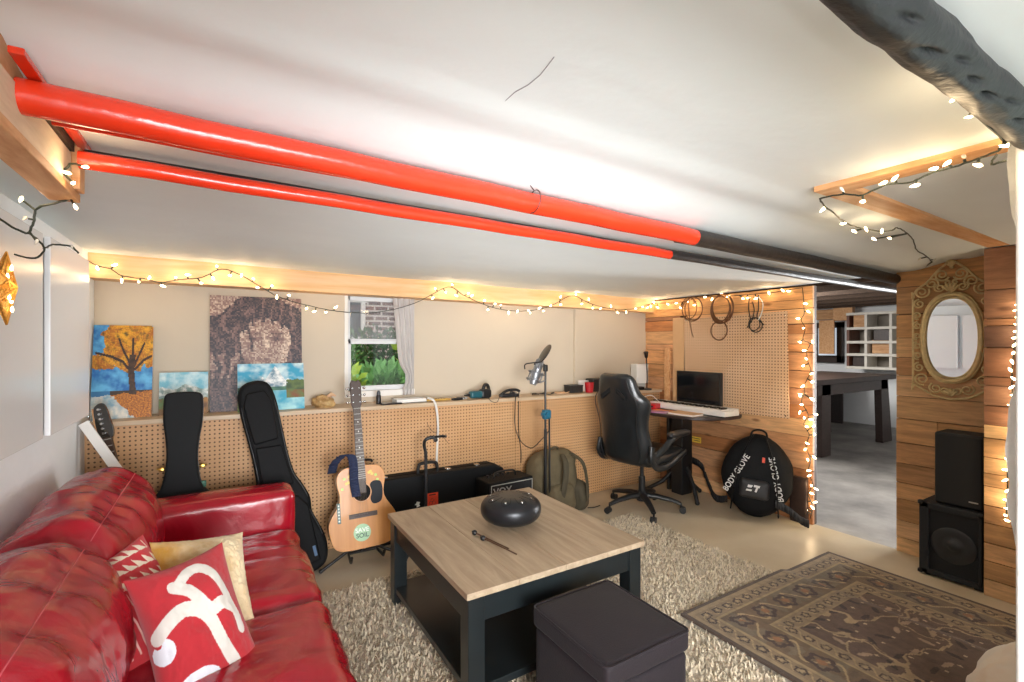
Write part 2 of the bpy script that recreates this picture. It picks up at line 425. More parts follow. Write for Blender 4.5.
b.box((3.655, -.9, 0), (3.9, .885, 1.93), None, hexc('#8a6a4a'))
struct(b.build('wall_right', M['plank']))
# rough white foundation wall close on the right, its broken plaster edge facing the room
def plaster(u, v):
    z = -.0 + v * 1.97; y = .362 - u * 2.2
    e = .02 * fbm(z * 1.3, 0, 3, 5) if u < .02 else 0
    return (1.70 + .006 * fbm(z, y, 9, 2), y + e, z)
b = MB(); b.grid(plaster, 160, 120); b.box((1.72, -1.8, 0), (1.9, .35, 1.97)); struct(b.build('wall_front_right', M['whitepaint'], smooth=40))
M['palegreen'] = mat('pale green door paint', '#bccdc4', rough=.4)
b = MB(); b.box((1.66, -.6, 0.02), (1.70, .325, 1.955)); struct(b.build('trim_3', M['palegreen'], bevel=.004))
M['whitepipe'] = mat('white painted pipe', '#dcdfdd', rough=.45, bump=.5, bscale=30)
b = MB(); b.cyl((1.655, .338, 0), (1.655, .338, 1.96), .011, n=16); struct(b.build('trim_4', M['whitepipe'], smooth=60))

# ================================================================== lights, world, camera
w = bpy.data.worlds.new('World'); SC.world = w; w.use_nodes = True
bg = w.node_tree.nodes['Background']; bg.inputs[0].default_value = (.96, .98, 1, 1); bg.inputs[1].default_value = 1.0
def area(name, loc, target, size, power, col=(1, 1, 1), size_y=None):
    l = bpy.data.lights.new(name, 'AREA'); l.energy = power; l.color = col; l.size = size
    if size_y: l.shape = 'RECTANGLE'; l.size_y = size_y
    o = bpy.data.objects.new(name, l); COL.objects.link(o); o.location = loc
    o.rotation_euler = (Vector(target) - Vector(loc)).to_track_quat('-Z', 'Y').to_euler(); return o
def plight(loc, power, col=(1, .74, .44), r=.02):
    l = bpy.data.lights.new('fairy_glow', 'POINT'); l.energy = power; l.color = col; l.shadow_soft_size = r
    o = bpy.data.objects.new('fairy_glow', l); COL.objects.link(o); o.location = loc; return o
area('room_fill', (.3, -1.6, 1.1), (1.0, 2.4, .3), 1.2, 46, (.97, .985, 1)).data.spread = 1.5  # added fill lights behind the camera, not fittings of the room
area('room_fill', (-.3, -.9, 1.35), (3.9, 2.3, .7), .6, 12, (1, .98, .96)).data.spread = 1.1
area('room_fill', (-.4, -.6, .75), (2.0, 3.0, 2.0), .6, 9.5, (.95, .98, 1)).data.spread = .8
area('storeroom_fill', (6.2, 1.15, 1.35), (1.2, 2.4, 1.25), .6, 30, (.98, .99, 1)).data.spread = 2.2  # unseen fill lights added beyond the doorway to brighten the main room
area('storeroom_fill', (6.3, 1.0, .35), (1.6, 2.3, 2.1), .5, 14, (.95, .98, 1)).data.spread = 1.2
area('storeroom_fill', (6.2, 3.9, 2.0), (7.2, 3.2, 0), 1.0, 120, (1, .97, .93))  # overhead fill lights added to brighten the storeroom, no fixture there
area('storeroom_fill', (5.0, .6, 2.0), (5.6, 1.8, 0), .8, 42, (1, .97, .93))
sun = bpy.data.lights.new('sun', 'SUN'); sun.energy = 2.2; sun.angle = .35; sun.color = (1, .97, .92)
so_ = bpy.data.objects.new('sun', sun); COL.objects.link(so_); so_.rotation_euler = Vector((.25, .75, -1.0)).to_track_quat('-Z', 'Y').to_euler()
cam = bpy.data.cameras.new('camera'); co = bpy.data.objects.new('camera', cam); COL.objects.link(co); SC.camera = co
cam.sensor_width = 36; cam.lens = FPX / 1024 * 36; cam.shift_y = (CY - 341) / 1024; cam.clip_start = .02
co.location = (0, 0, EYE); co.rotation_euler = (PI / 2, 0, -YAW)
SC.view_settings.view_transform = 'Standard'; SC.view_settings.look = 'None'; SC.view_settings.gamma = 1; SC.view_settings.use_curve_mapping = False
SC.view_settings.exposure = 0.0
SC.cycles.sample_clamp_indirect = 4.0
# ================================================================== pipes and timber overhead
M['redpaint'] = mat('glossy red pipe paint', '#e0391c', rough=.25, var=.12, vscale=9, bump=.25, bscale=22, coat=.3)
M['blackpaint'] = mat('black pipe paint', '#2a2422', rough=.45, var=.3, vscale=9, bump=.3, bscale=30)
M['brownpipe'] = mat('rusty brown pipe', '#6b3f2c', rough=.4, var=.3, vscale=12)
def pipe(name, label, a, b_, r, xs, parts):
    a = Vector(a); b_ = Vector(b_); t = thing(name, label, 'pipe', a)
    d = b_ - a
    for (pn, m, f0, f1) in parts:
        mb = MB(); k = 14
        mb.tube([d * (f0 + (f1 - f0) * i / k) + Vector((0, 0, .0015 * math.sin(i * 2.1))) for i in range(k + 1)], r, 24)
        mb.build(pn, M[m], t, smooth=50)
    return t
pipe('heating_pipe', 'thick red overhead pipe turning black towards the storeroom', (-.328, 1.25, 1.868), (5.4, 1.45, 1.83), .0335, 0, [('red_section', 'redpaint', 0, .356), ('black_section', 'blackpaint', .356, 1)])
pipe('heating_pipe', 'thinner red overhead pipe further from the sofa, ending black', (-.30, 1.55, 1.853), (5.6, 1.67, 1.822), .0215, 0, [('red_section', 'redpaint', 0, .37), ('black_section', 'blackpaint', .37, 1)])
pipe('conduit', 'thin red conduit tucked beneath the thick red pipe', (-.30, 1.335, 1.862), (1.9, 1.345, 1.85), .009, 0, [('red_section', 'redpaint', 0, 1)])
pipe('conduit', 'dark thin pipe running behind the thinner red pipe', (-.30, 1.61, 1.886), (5.6, 1.73, 1.85), .013, 0, [('dark_section', 'blackpaint', 0, 1)])
M['greypipe'] = mat('dull grey conduit', '#3c3835', rough=.8, spec=.2)
pipe('conduit', 'slim grey conduit between the two black pipe ends', (1.75, 1.45, 1.868), (5.6, 1.52, 1.84), .009, 0, [('grey_section', 'greypipe', 0, 1)])
# wire hanger loop round the thick pipe
hg = thing('wire_hanger', 'thin wire loop holding the thick red pipe to the ceiling', 'hanger', (.86, 1.272, 1.86))
b = MB(); b.tube([(.003 * math.sin(a), .0365 * math.cos(a), .0365 * math.sin(a)) for a in [2 * PI * i / 24 for i in range(24)]], .0016, 6, closed=True)
b.tube(smooth_path([(0, 0, .036), (-.012, .004, .055), (.004, -.01, .064), (-.03, .0, .062)]), .0016, 6); b.build('wire', M['blackcord'], hg)

# black foam-wrapped pipe
M['foam'] = mat('black foam insulation', '#1f2224', rough=.55, var=.15, vscale=8, bump=.25, bscale=70)
t = thing('insulated_pipe', 'bulging dark grey foam-wrapped pipe crossing the ceiling corner', 'pipe', (-.62, .313, 1.899))
pits = [(-.6, .8), (-.45, 1), (-.3, .7), (-.12, .9), (.03, .8), (.18, 1), (.32, .8), (.46, .9), (.55, .8), (.66, 1.0), (.76, .7), (.84, .9), (.93, 1.1), (1.02, .8), (1.12, 1.0), (1.2, .9), (1.3, 1.0)]
def foam(u, v):
    x = u * 2.315 - .92; a = v * 2 * PI
    r = .0375 + .0045 * fbm(x * 3.2, 2, 1.3, 4) + .004 * noise.noise(Vector((x * 9, math.cos(a) * 2, math.sin(a) * 2)))
    for i, (px_, s) in enumerate(pits):
        xx = px_ + .0; aa = 4.05 + .25 * math.sin(i * 2.3)
        da = (a - aa + PI) % (2 * PI) - PI
        r -= .017 * s * math.exp(-((x - xx) / .030) ** 2 - ((da + (x - xx) * 4) / .10) ** 2)
        r += .004 * s * math.exp(-((x - xx) / .045) ** 2 - ((da - .35) / .4) ** 2)
    return (x + .92, r * math.cos(a), r * math.sin(a))
b = MB(); b.grid(foam, 520, 72); b.build('foam_sleeve', M['foam'], t, smooth=180)
b = MB(); b.cyl((-.02, 0, 0), (.02, 0, 0), .03); b.build('pipe_core', M['blackpaint'], t, smooth=50)

# timber frame under the ceiling, right
t = thing('ceiling_frame', 'pale pine frame of two planks fixed under the ceiling by the mirror', 'frame', (1.78, .1, 1.935))
b = MB(); b.box((0, 0, 0), (.09, .775, .036)); b.build('rail', M['piney'], t, bevel=.002)
b = MB(); b.box((.09, .685, 0), (1.85, .775, .036)); b.build('rail', M['pine'], t, bevel=.002)
M['taupe'] = mat('unpainted board', '#9b8a78', rough=.6, var=.12, vscale=2)
b = MB(); b.box((.09, .0, .022), (.99, .684, .03)); b.box((.994, .0, .022), (1.85, .684, .03)); b.build('infill_board', M['taupe'], t)

# timber beam at the left where the pipes go through
M['oldpine'] = wood('weathered pine', '#a8713f', '#dcb184', (10, 2, 10), 2.5, .6)
M['palepine'] = wood('whitewashed timber', '#c9b79b', '#e4d6bd', (10, 2, 10), 3, .6)
t = thing('timber_header', 'doubled timber beam at the left with the red pipes passing through', 'beam', (-.33, .2, 1.72))
b = MB(); b.box((-.04, 0, .165), (0, 1.106, .225)); b.build('plank', M['oldpine'], t, bevel=.003)
b = MB(); b.box((-.04, 0, .075), (.006, 1.40, .163)); b.build('plank', M['palepine'], t, bevel=.003)
b = MB(); b.box((-.05, 0, .05), (.012, 1.46, .073)); b.build('plank', M['oldpine'], t, bevel=.003)
b = MB(); b.box((-.03, 1.415, .076), (.02, 1.465, .195)); b.build('stud', M['pine'], t, bevel=.003)
b = MB(); b.box((.014, .95, .183), (.036, 1.6, .196)); b.build('red_batten', M['redpaint'], t, bevel=.002)
b = MB(); b.box((-.035, 1.11, .168), (.010, 1.41, .196)); b.build('backing', M['oldjoist'], t)  # dark box put in for the shade of the open cavity by the pipes
# brown pipe with elbow
t = tag(MB().tube(smooth_path([(-.56, .8, 1.735), (-.52, 1.15, 1.735), (-.50, 1.36, 1.735), (-.475, 1.44, 1.72), (-.50, 1.50, 1.70), (-.56, 1.52, 1.70)], 6), .028, 16).build('elbow_pipe', M['brownpipe'], smooth=50), 'brown pipe with an elbow below the left timber beam', 'pipe')

# ================================================================== string lights
M['bulb'] = emit('glowing mini bulb', (1, .73, .4), 14)
M['bulboff'] = mat('unlit clear bulb', '#d8d4c8', rough=.15)
M['bulb'].cycles.emission_sampling = 'NONE'
bmb = MB(); bmb.lathe([(.0015, -.011), (.0048, -.006), (.0052, 0), (.0035, .008), (.0008, .014)], n=8)
BULB_ME = None
def string_lights(label, group, wires, bulbs, off=(), s=1.0, power=.25, every=3, lr=.02, standoff=(0, 0, 0), wr=.0028, cat='string lights'):
    global BULB_ME
    base = Vector(wires[0][0])
    t = thing('string_light', label, cat, base, group=group)
    mb = MB()
    for wv in wires:
        pts = smooth_path([Vector(p) - base for p in wv], 5)
        pts = [p + Vector((random.uniform(-1, 1), random.uniform(-1, 1), random.uniform(-1, 1))) * .0015 for p in pts]
        mb.tube(pts, wr, 6)
    allw = [Vector(p) for wv in wires for p in smooth_path(wv, 5)]
    for p in list(bulbs) + list(off):
        q = min(allw, key=lambda c: (c - p).length); d = p - q
        if d.length > .004: mb.tube([q - base, p - d.normalized() * .008 * s - base], .0035 * s, 6)
    mb.build('wire', M['cord'], t, smooth=60)
    for i, p in enumerate(list(bulbs) + list(off)):
        if BULB_ME is None:
            o = bmb.build('bulb', M['bulb'], t, smooth=180); BULB_ME = o.data
        else:
            o = bpy.data.objects.new('bulb', BULB_ME); COL.objects.link(o); o.parent = t
        if i >= len(bulbs):
            o.data = BULB_ME.copy(); o.data.materials[0] = M['bulboff']; o['label'] = 'unlit bulb'
        o.location = Vector(p) - base; o.scale = (s, s, s)
        o.rotation_euler = (random.uniform(0, 6.3), random.uniform(0, 6.3), 0)
        if i < len(bulbs) and i % every == 0: plight(Vector(p) + Vector(standoff), power, r=lr)
    return t
def cr(pts, ox, oy, s): return [(ox + x / s, oy + y / s) for x, y in pts]
Yh = 3.475
wire = [(80, 255.6), (97, 265.5), (111, 269), (122.5, 276), (145, 279), (161, 282.5), (179, 279.6), (202, 277.4), (221.6, 269), (238.6, 274), (261, 286.7), (278, 296.6), (301, 303.7), (326, 309.4), (345, 312), (369, 313), (395, 309), (420, 301), (448, 287), (464.5, 295.7), (488, 306), (509, 310.5), (530, 310.5), (551, 305.8), (572, 295.7), (588.7, 302.7), (610, 308.6), (635.6, 308.6), (654, 302.7)]
bl = cr([(62, 100), (123, 88), (147, 143), (207, 148), (245, 133), (292, 162), (338, 132), (380, 123), (428, 152), (470, 135), (483, 93), (530, 125), (570, 125), (612, 137), (627, 168), (678, 162), (695, 202), (738, 195), (800, 242), (827, 252), (868, 255), (903, 238)], 80, 240, 3.531)
bl += cr([(65, 165), (55, 205), (110, 180), (137, 148), (155, 195), (205, 185), (222, 195), (275, 215), (290, 255), (320, 230), (345, 235), (378, 267), (415, 262), (462, 258), (470, 268), (510, 248), (527, 260), (557, 238), (600, 200), (600, 233), (665, 190), (690, 230), (720, 212), (737, 248), (770, 250), (815, 240), (843, 267), (880, 265), (920, 250), (950, 242), (970, 246), (985, 240), (1000, 222)], 420, 250, 4.267)
string_lights('long swagged fairy light string along the pine header over the ledge', 'fairy light strings', [[onY(x, y, Yh) for x, y in wire]], [onY(x, y, Yh - .004) for x, y in bl], s=1.2, power=.26, every=3, standoff=(0, -.03, 0))
XW = 3.875
wire = cr([(0, 158), (70, 128), (200, 122), (350, 92), (500, 85), (700, 68), (830, 48), (875, 42)], 640, 280, 5.389)
bl = cr([(20, 152), (50, 138), (75, 122), (95, 148), (150, 130), (195, 125), (217, 150), (258, 117), (293, 135), (350, 92), (388, 103), (440, 75), (475, 88), (555, 100), (582, 97), (625, 100), (695, 70), (770, 57), (800, 60)], 640, 280, 5.389)
string_lights('fairy light string along the top of the plank partition above the hung cables', 'fairy light strings', [[onX(x, y, XW) for x, y in wire]], [onX(x, y, XW - .004) for x, y in bl], s=1.3, power=.25, every=4, standoff=(-.03, 0, 0))
XE = 3.87
wire = cr([(875, 40), (885, 170), (870, 215), (890, 260), (880, 320), (915, 345), (900, 385), (905, 440), (920, 490), (890, 560), (885, 610)], 640, 280, 5.389) + cr([(795, 60), (780, 100), (810, 160), (790, 200), (815, 250), (800, 300), (820, 360), (810, 420), (830, 470), (810, 520), (830, 570), (820, 630)], 630, 380, 4.545)
bl = cr([(893, 128), (907, 170), (852, 208), (880, 260), (862, 335), (930, 333), (885, 380), (897, 425), (880, 462), (925, 505), (928, 548), (878, 572), (862, 620), (928, 640)], 640, 280, 5.389) + cr([(785, 28), (830, 8), (775, 70), (830, 90), (780, 112), (772, 147), (822, 180), (792, 172), (845, 157), (803, 212), (835, 210), (838, 248), (805, 288), (797, 315), (838, 352), (808, 362), (812, 412), (815, 435), (825, 480), (845, 495), (825, 515), (842, 555), (830, 580), (800, 595), (790, 560), (770, 567)], 630, 380, 4.545)
string_lights('fairy light string hanging down the free end of the plank partition', 'fairy light strings', [[onX(x, y, XE) for x, y in wire]], [onX(x, y, XE - .005) for x, y in bl], s=1.3, power=.32, every=4, standoff=(-.035, 0, 0))
w1 = [onX(x, y, 1.772) for x, y in cr([(90, 312), (200, 290), (285, 295), (390, 250), (510, 235), (600, 195), (750, 150), (890, 100), (905, 80)], 800, 130, 4.545)]
w2 = [onX(x, y, 1.772) for x, y in cr([(895, 110), (870, 155), (960, 130), (985, 128)], 800, 130, 4.545)]
w3 = [w1[0]] + [onZ(x, y, 1.905) for x, y in cr([(110, 345), (150, 375), (190, 410), (240, 435), (300, 450), (370, 460), (420, 455), (440, 445), (480, 465), (515, 500), (530, 545), (570, 570), (600, 600)], 800, 130, 4.545)]
b1 = [onX(x, y, 1.768) for x, y in cr([(380, 240), (430, 220), (610, 175), (670, 150), (525, 252), (810, 160), (285, 325), (975, 150), (940, 70)], 800, 130, 4.545)]
b2 = [onZ(x, y, 1.90) for x, y in cr([(105, 360), (195, 425), (245, 460), (300, 450), (335, 495), (372, 460), (405, 490)], 800, 130, 4.545)]
boff = [onZ(x, y, 1.90) for x, y in cr([(545, 585), (570, 620), (610, 590)], 800, 130, 4.545)] + [onX(x, y, 1.768) for x, y in cr([(190, 270), (745, 120)], 800, 130, 4.545)]
string_lights('fairy light string draped over the pine ceiling frame by the mirror', 'fairy light strings', [w1, w2, w3], b1 + b2, boff, s=1.0, power=.2, every=2, standoff=(-.03, 0, -.03))
b4 = [onY(953, 100, .352), onY(969, 117, .352), onY(1003, 146, .352)]
w4 = [b4[0] + Vector((-.05, -.002, .014)), b4[0] + Vector((.006, -.002, .014)), b4[1] + Vector((.004, -.002, .014)), b4[2] + Vector((-.03, 0, .016)), b4[2] + Vector((.03, .002, .014))]
string_lights('short fairy light run under the foam-wrapped pipe', 'fairy light strings', [w4], b4, s=.55, power=.3, every=1, standoff=(0, .02, -.04))
# rope of lights on the dark planks, right
rp = [(1019, 305), (1017, 325), (1014, 345), (1012.5, 370), (1012, 395), (1013, 412), (1010, 440), (1008, 470), (1007, 500), (1006, 520)]
rw = smooth_path([onX(x, y, 3.615) for x, y in rp], 3)
string_lights('dense rope of warm lights on the dark planks behind the white post', 'fairy light strings', [[onX(x, y, 3.617) for x, y in rp]], [p + Vector((-.006, random.uniform(-.008, .008), 0)) for p in rw], s=1.15, power=.3, every=4, standoff=(-.04, 0.02, 0))
# left corner
def c21(pts): return cr(pts, 0, 120, 3.413)
UP = 1.14
wa = [onD(x, y, UP) for x, y in [(-8, 112), (2, 108), (10, 118)] + c21([(45, 20), (60, 80), (110, 125), (130, 150), (165, 105)])]
wb = [onD(x, y, UP) for x, y in c21([(110, 125), (150, 155), (205, 182), (240, 150), (290, 160)])]
wc = [wb[2]] + [onD(x, y, 1.22) for x, y in c21([(245, 225), (245, 262), (220, 275), (130, 300), (115, 350), (95, 385), (40, 365), (-20, 325)])]
wd = [wc[6]] + [onD(x, y, 1.36) for x, y in c21([(125, 405), (150, 440), (120, 472), (50, 460)])] 
we = [wd[2]] + [onD(x, y, 1.5) for x, y in c21([(180, 425), (240, 430), (268, 455)])]
ba = [onD(x, y, UP - .01) for x, y in c21([(12, 12), (172, 88), (66, 150), (118, 178), (228, 180), (250, 215), (292, 160)])] + [onD(3, 122, UP - .01)]
bb = [onD(x, y, 1.21) for x, y in c21([(72, 270), (258, 297)])]
string_lights('tangled fairy light string hanging from the left timber beam over the cabinet', 'fairy light strings', [wa, wb, wc, wd, we], ba + bb, [onD(x, y, 1.21) for x, y in c21([(85, 335), (125, 415)])] + [onD(x, y, 1.5) for x, y in c21([(248, 435)])], s=.75, power=.2, every=2, standoff=(.03, -.03, 0))

# wicker star
M['wicker'] = mat('gold wicker', '#d9983a', rough=.45, metal=.3, var=.4, vscale=60, bump=.6, bscale=90)
st = thing('star_lantern', 'gold woven star lantern hanging by the left cabinet', 'star', (-.452, 1.615, 1.537))
R1, R0 = .094, .04; sv = []
for i in range(10):
    a = i * PI / 5; r = R1 if i % 2 == 0 else R0; sv.append(Vector((0, r * math.cos(a), r * math.sin(a))))
b = MB()
for i in range(10):
    A, B = sv[i], sv[(i + 1) % 10]
    for cx_ in (.026, -.026):
        C_ = Vector((cx_, 0, 0)); b.tube([A, B], .0022, 5)
        for k in range(6):
            s0, s1 = random.random(), random.random(); q0 = A.lerp(C_, s0); q1 = B.lerp(C_, s1); b.tube([q0, q1], .0016, 4)
        b.tube([A, C_], .0022, 5)
b.build('woven_frame', M['wicker'], st)
M['starskin'] = mat('amber mesh', '#e0a548', rough=.6, var=.5, vscale=120, bump=.7, bscale=130)
b = MB()
for i in range(10):
    for cx_ in (.023, -.023): b.add([sv[i] * .96, sv[(i + 1) % 10] * .96, (cx_, 0, 0)], [(0, 1, 2)])
b.build('mesh_skin', M['starskin'], st)
for i, (yy, zz) in enumerate([(.02, .03), (.045, .004), (-.02, .0), (.015, -.04), (-.01, -.03), (.018, .06), (-.03, .03), (.024, -.066)]):
    o = bpy.data.objects.new('bulb', BULB_ME); COL.objects.link(o); o.parent = st; o.location = (.014, yy * .55, zz * .8); o.scale = (.6, .6, .6)
plight((-.40, 1.60, 1.53), .2)

# ================================================================== storeroom beyond the opening
b = MB(); b.box((3.94, -2.5, 2.2), (10.3, 8.5, 2.26)); struct(b.build('ceiling_storeroom', M['oldjoist']))
b = MB(); b.box((9.6, -2.5, 0), (9.7, 8.5, 2.2)); struct(b.build('wall_storeroom', M['wallwhite']))
for i in range(9):
    o = tag(MB().box((0, 0, 0), (.06, 8.2, .17)).build('ceiling_joist', M['oldjoist'], bevel=.004), 'dark old ceiling joist in the storeroom', 'joist', 'storeroom joists'); o.location = (4.35 + i * .6, -2.2, 2.03)
t = thing('shelf_unit', 'open white shelf unit on the far storeroom wall', 'shelf', (9.0, 0, 0))
p0 = onX(853, 365, 9.25); p1 = onX(925, 365, 9.25); ya, yb = p1.y, p0.y
zs = [onX(870, y, 9.25).z for y in (367.5, 354.6, 342.2, 328.5, 314)]
M['shelfwhite'] = mat('whitewashed board', '#dcd6cb', rough=.6, var=.15, vscale=8)
for z in zs: MB().box((.0, ya, z - .022), (.4, yb, z + .022)).build('shelf', M['shelfwhite'], t, bevel=.004)
for k, y in enumerate((yb - .02, yb - .28, yb - .62, yb - 1.05, ya + .02)):
    MB().box((.02, y - .02, zs[0]), (.4, y + .02, zs[-1])).build('upright', M['shelfwhite'] if k else M['brownpipe'], t, bevel=.004)
M['backing'] = mat('grey backing', '#8d8579', rough=.7, var=.35, vscale=5)
MB().box((.4, ya, zs[0]), (.42, yb, zs[-1])).build('back_panel', M['backing'], t)
# cartons in the shelf
for k, (y, w_, h_, ix) in enumerate([(yb - .26, .2, .18, 0), (yb - .6, .26, .22, 1), (yb - .58, .22, .2, 2), (yb - .25, .18, .2, 3)]):
    o = tag(MB().box((0, 0, 0), (.25, w_, h_)).build('storage_box', M['oldpine'] if k % 2 else M['darkwood'], bevel=.004), ['small dark box on the bottom storeroom shelf', 'tan box on the second storeroom shelf', 'dark box on the middle storeroom shelf', 'tan box near the top of the storeroom shelves'][k], 'box')
    o.location = (9.1, y, zs[ix] + .023)
t = thing('beam_box', 'row of old planks across the top of the storeroom wall', 'planks', (9.3, 0, 0))
q0 = onX(814, 320, 9.3); q1 = onX(854, 308, 9.3)
MB().box((0, q1.y + .3, q0.z), (.08, q0.y, q1.z)).build('plank', M['oldpine'], t, bevel=.004)
MB().box((-.06, q1.y, q0.z - .03), (.04, q1.y + .3, q1.z + .05)).build('block', M['pine'], t, bevel=.004)
# storeroom window and panel
t = bpy.data.objects.new('window_2', None); COL.objects.link(t); t.location = (9.5, 0, 0); struct(t)
c0 = onX(812, 362, 9.5); c1 = onX(842, 322, 9.5)
y0, y1, z0, z1 = c1.y, c0.y, c0.z, c1.z
b = MB(); b.box((0, y0, z0), (.09, y0 + .09, z1)); b.box((0, y1 - .09, z0), (.09, y1, z1)); b.box((0, y0, z0), (.09, y1, z0 + .13)); b.box((0, y0, z1 - .1), (.09, y1, z1)); b.build('window_frame', M['darkwood'], t, bevel=.004)
M['frost'] = emit('daylit frosted pane', (.8, .9, 1), .55, (.7, .8, .9))
MB().box((.05, y0 + .06, z0 + .1), (.07, y1 - .06, z1 - .08)).build('pane', M['frost'], t)
o = tag(MB().box((0, 0, 0), (.03, .25, .60)).build('hanging_board', M['pine'], bevel=.004), 'bare pine board hanging in front of the storeroom window', 'board'); cc = onX(834, 354, 9.2); o.location = (9.2, cc.y, cc.z)
# heavy workbench
t = thing('workbench', 'tall dark timber workbench on slab legs in the storeroom', 'workbench', (6.3, 3.0, 0))
MB().box((-.25, -.06, .90), (1.95, .95, .965)).build('top', M['darkwood'], t, bevel=.006)
MB().box((-.1, .0, .76), (1.85, .03, .90)).build('apron', M['darkwood'], t, bevel=.004)
MB().box((-.1, .86, .76), (1.85, .89, .90)).build('apron', M['darkwood'], t, bevel=.004)
for (x, s) in ((0, 0), (1.62, .14)):
    for y in (0, .8):
        MB().add([(x, y, .9), (x + .22, y, .9), (x + .22, y + .09, .9), (x, y + .09, .9), (x + s * .4, y, 0), (x + .22 + s, y, 0), (x + .22 + s, y + .09, 0), (x + s * .4, y + .09, 0)], [(0, 1, 2, 3), (7, 6, 5, 4), (0, 4, 5, 1), (1, 5, 6, 2), (2, 6, 7, 3), (3, 7, 4, 0)]).build('leg', M['darkwood'], t, bevel=.005)
o = tag(MB().box((0, 0, 0), (.05, .5, .9)).build('panel_door', M['darkwood'], bevel=.005), 'dark slab leaning by the storeroom wall behind the workbench', 'panel'); o.location = (9.3, 4.1, 0)

# ================================================================== outside the window
def brick_mat():
    m, nt, bs = new_mat('old brown brick'); L = nt.links
    tc = N(nt, 'ShaderNodeTexCoord'); mp = N(nt, 'ShaderNodeMapping'); mp.inputs['Rotation'].default_value = (PI / 2, 0, 0); L.new(tc.outputs['Object'], mp.inputs[0])
    br = N(nt, 'ShaderNodeTexBrick'); L.new(mp.outputs[0], br.inputs['Vector'])
    br.inputs['Color1'].default_value = (*hexc('#7a574c'), 1); br.inputs['Color2'].default_value = (*hexc('#553c36'), 1); br.inputs['Mortar'].default_value = (*hexc('#c9bdb2'), 1)
    br.inputs['Scale'].default_value = 1.0; br.inputs['Brick Width'].default_value = .23; br.inputs['Row Height'].default_value = .085; br.inputs['Mortar Size'].default_value = .016
    L.new(br.outputs['Color'], bs.inputs['Base Color']); bs.inputs['Roughness'].default_value = .85; return m
t = thing('brick_house', 'brown brick house seen through the basement window', 'house', (0, 8.0, 0))
MB().box((-.5, 0, .8), (7, .2, 5)).build('brick_wall', brick_mat(), t)
fw = MB(); fw.box((1.35, -.06, 1.5), (1.42, .02, 2.1)); fw.box((1.95, -.06, 1.5), (2.02, .02, 2.1)); fw.box((1.35, -.06, 1.43), (2.02, .02, 1.52)); fw.box((1.33, -.06, 2.08), (2.04, .02, 2.2)); f = fw.build('window_frame', M['whiteplastic'], t, bevel=.01)
MB().box((1.42, -.02, 1.5), (1.95, .0, 2.1)).build('pane', mat('dark window glass', '#3c444a', rough=.1), f)
M['soil'] = mat('garden soil', '#4e4335', rough=.9, var=.3)
struct(MB().box((-3, 3.8, .6), (9, 8.0, .9)).build('ground', M['soil']))
def leaf_mat(name, c, c2):
    m = mat(name, c, rough=.5, col2=c2, vscale=9); return m
def shrub(label, x, y, z0, rx, ry, rz_, n, m, ls, seed):
    r = random.Random(seed); t = thing('garden_shrub', label, 'shrub', (x, y, z0)); b = MB()
    for i in range(n):
        while True:
            p = Vector((r.uniform(-1, 1), r.uniform(-1, 1), r.uniform(0, 1)))
            if .25 < p.length < 1: break
        c = Vector((p.x * rx, p.y * ry, p.z * rz_ * (1 + .15 * r.random()))); d = (p + Vector((r.uniform(-.6, .6), r.uniform(-.6, .6), r.uniform(-.2, .6)))).normalized()
        s = d.orthogonal().normalized(); s = Matrix.Rotation(r.uniform(0, 6.3), 3, d) @ s; l = ls * r.uniform(.7, 1.3)
        b.add([c, c + d * l * .5 + s * l * .25, c + d * l, c + d * l * .5 - s * l * .25], [(0, 1, 2, 3)])
    b.build('foliage', m, t, fix=False)
    s = MB()
    for k in range(4): s.tube([(0, 0, -.02), (r.uniform(-.3, .3) * rx, r.uniform(-.3, .3) * ry, rz_ * .5)], .008, 5)
    s.build('stem', M['darkwood'], t)
g1 = leaf_mat('mid green leaves', '#5f9440', '#2f5a22'); g2 = leaf_mat('deep green leaves', '#47793a', '#274a20'); g3 = leaf_mat('yellow green leaves', '#b9cf52', '#7fa83a'); g4 = leaf_mat('pale hosta leaves', '#8fc07a', '#5d9a55')
shrub('broad mid green bush filling the left of the basement window', 1.05, 6.3, .9, .55, .4, .72, 1500, g1, .09, 1)
shrub('deep green bush behind the others outside the window', 1.9, 6.9, .9, .8, .4, .66, 1900, g2, .09, 2)
shrub('tall yellow-leaved plant at the right of the basement window', 1.9, 5.4, .9, .16, .2, .62, 220, g3, .13, 3)
shrub('low pale green leafy plant at the sill of the window', 1.42, 4.9, .9, .3, .25, .24, 260, g4, .13, 4)
shrub('small yellow-green plant in the lower left of the window', 1.0, 4.7, .9, .18, .2, .26, 130, g3, .13, 5)
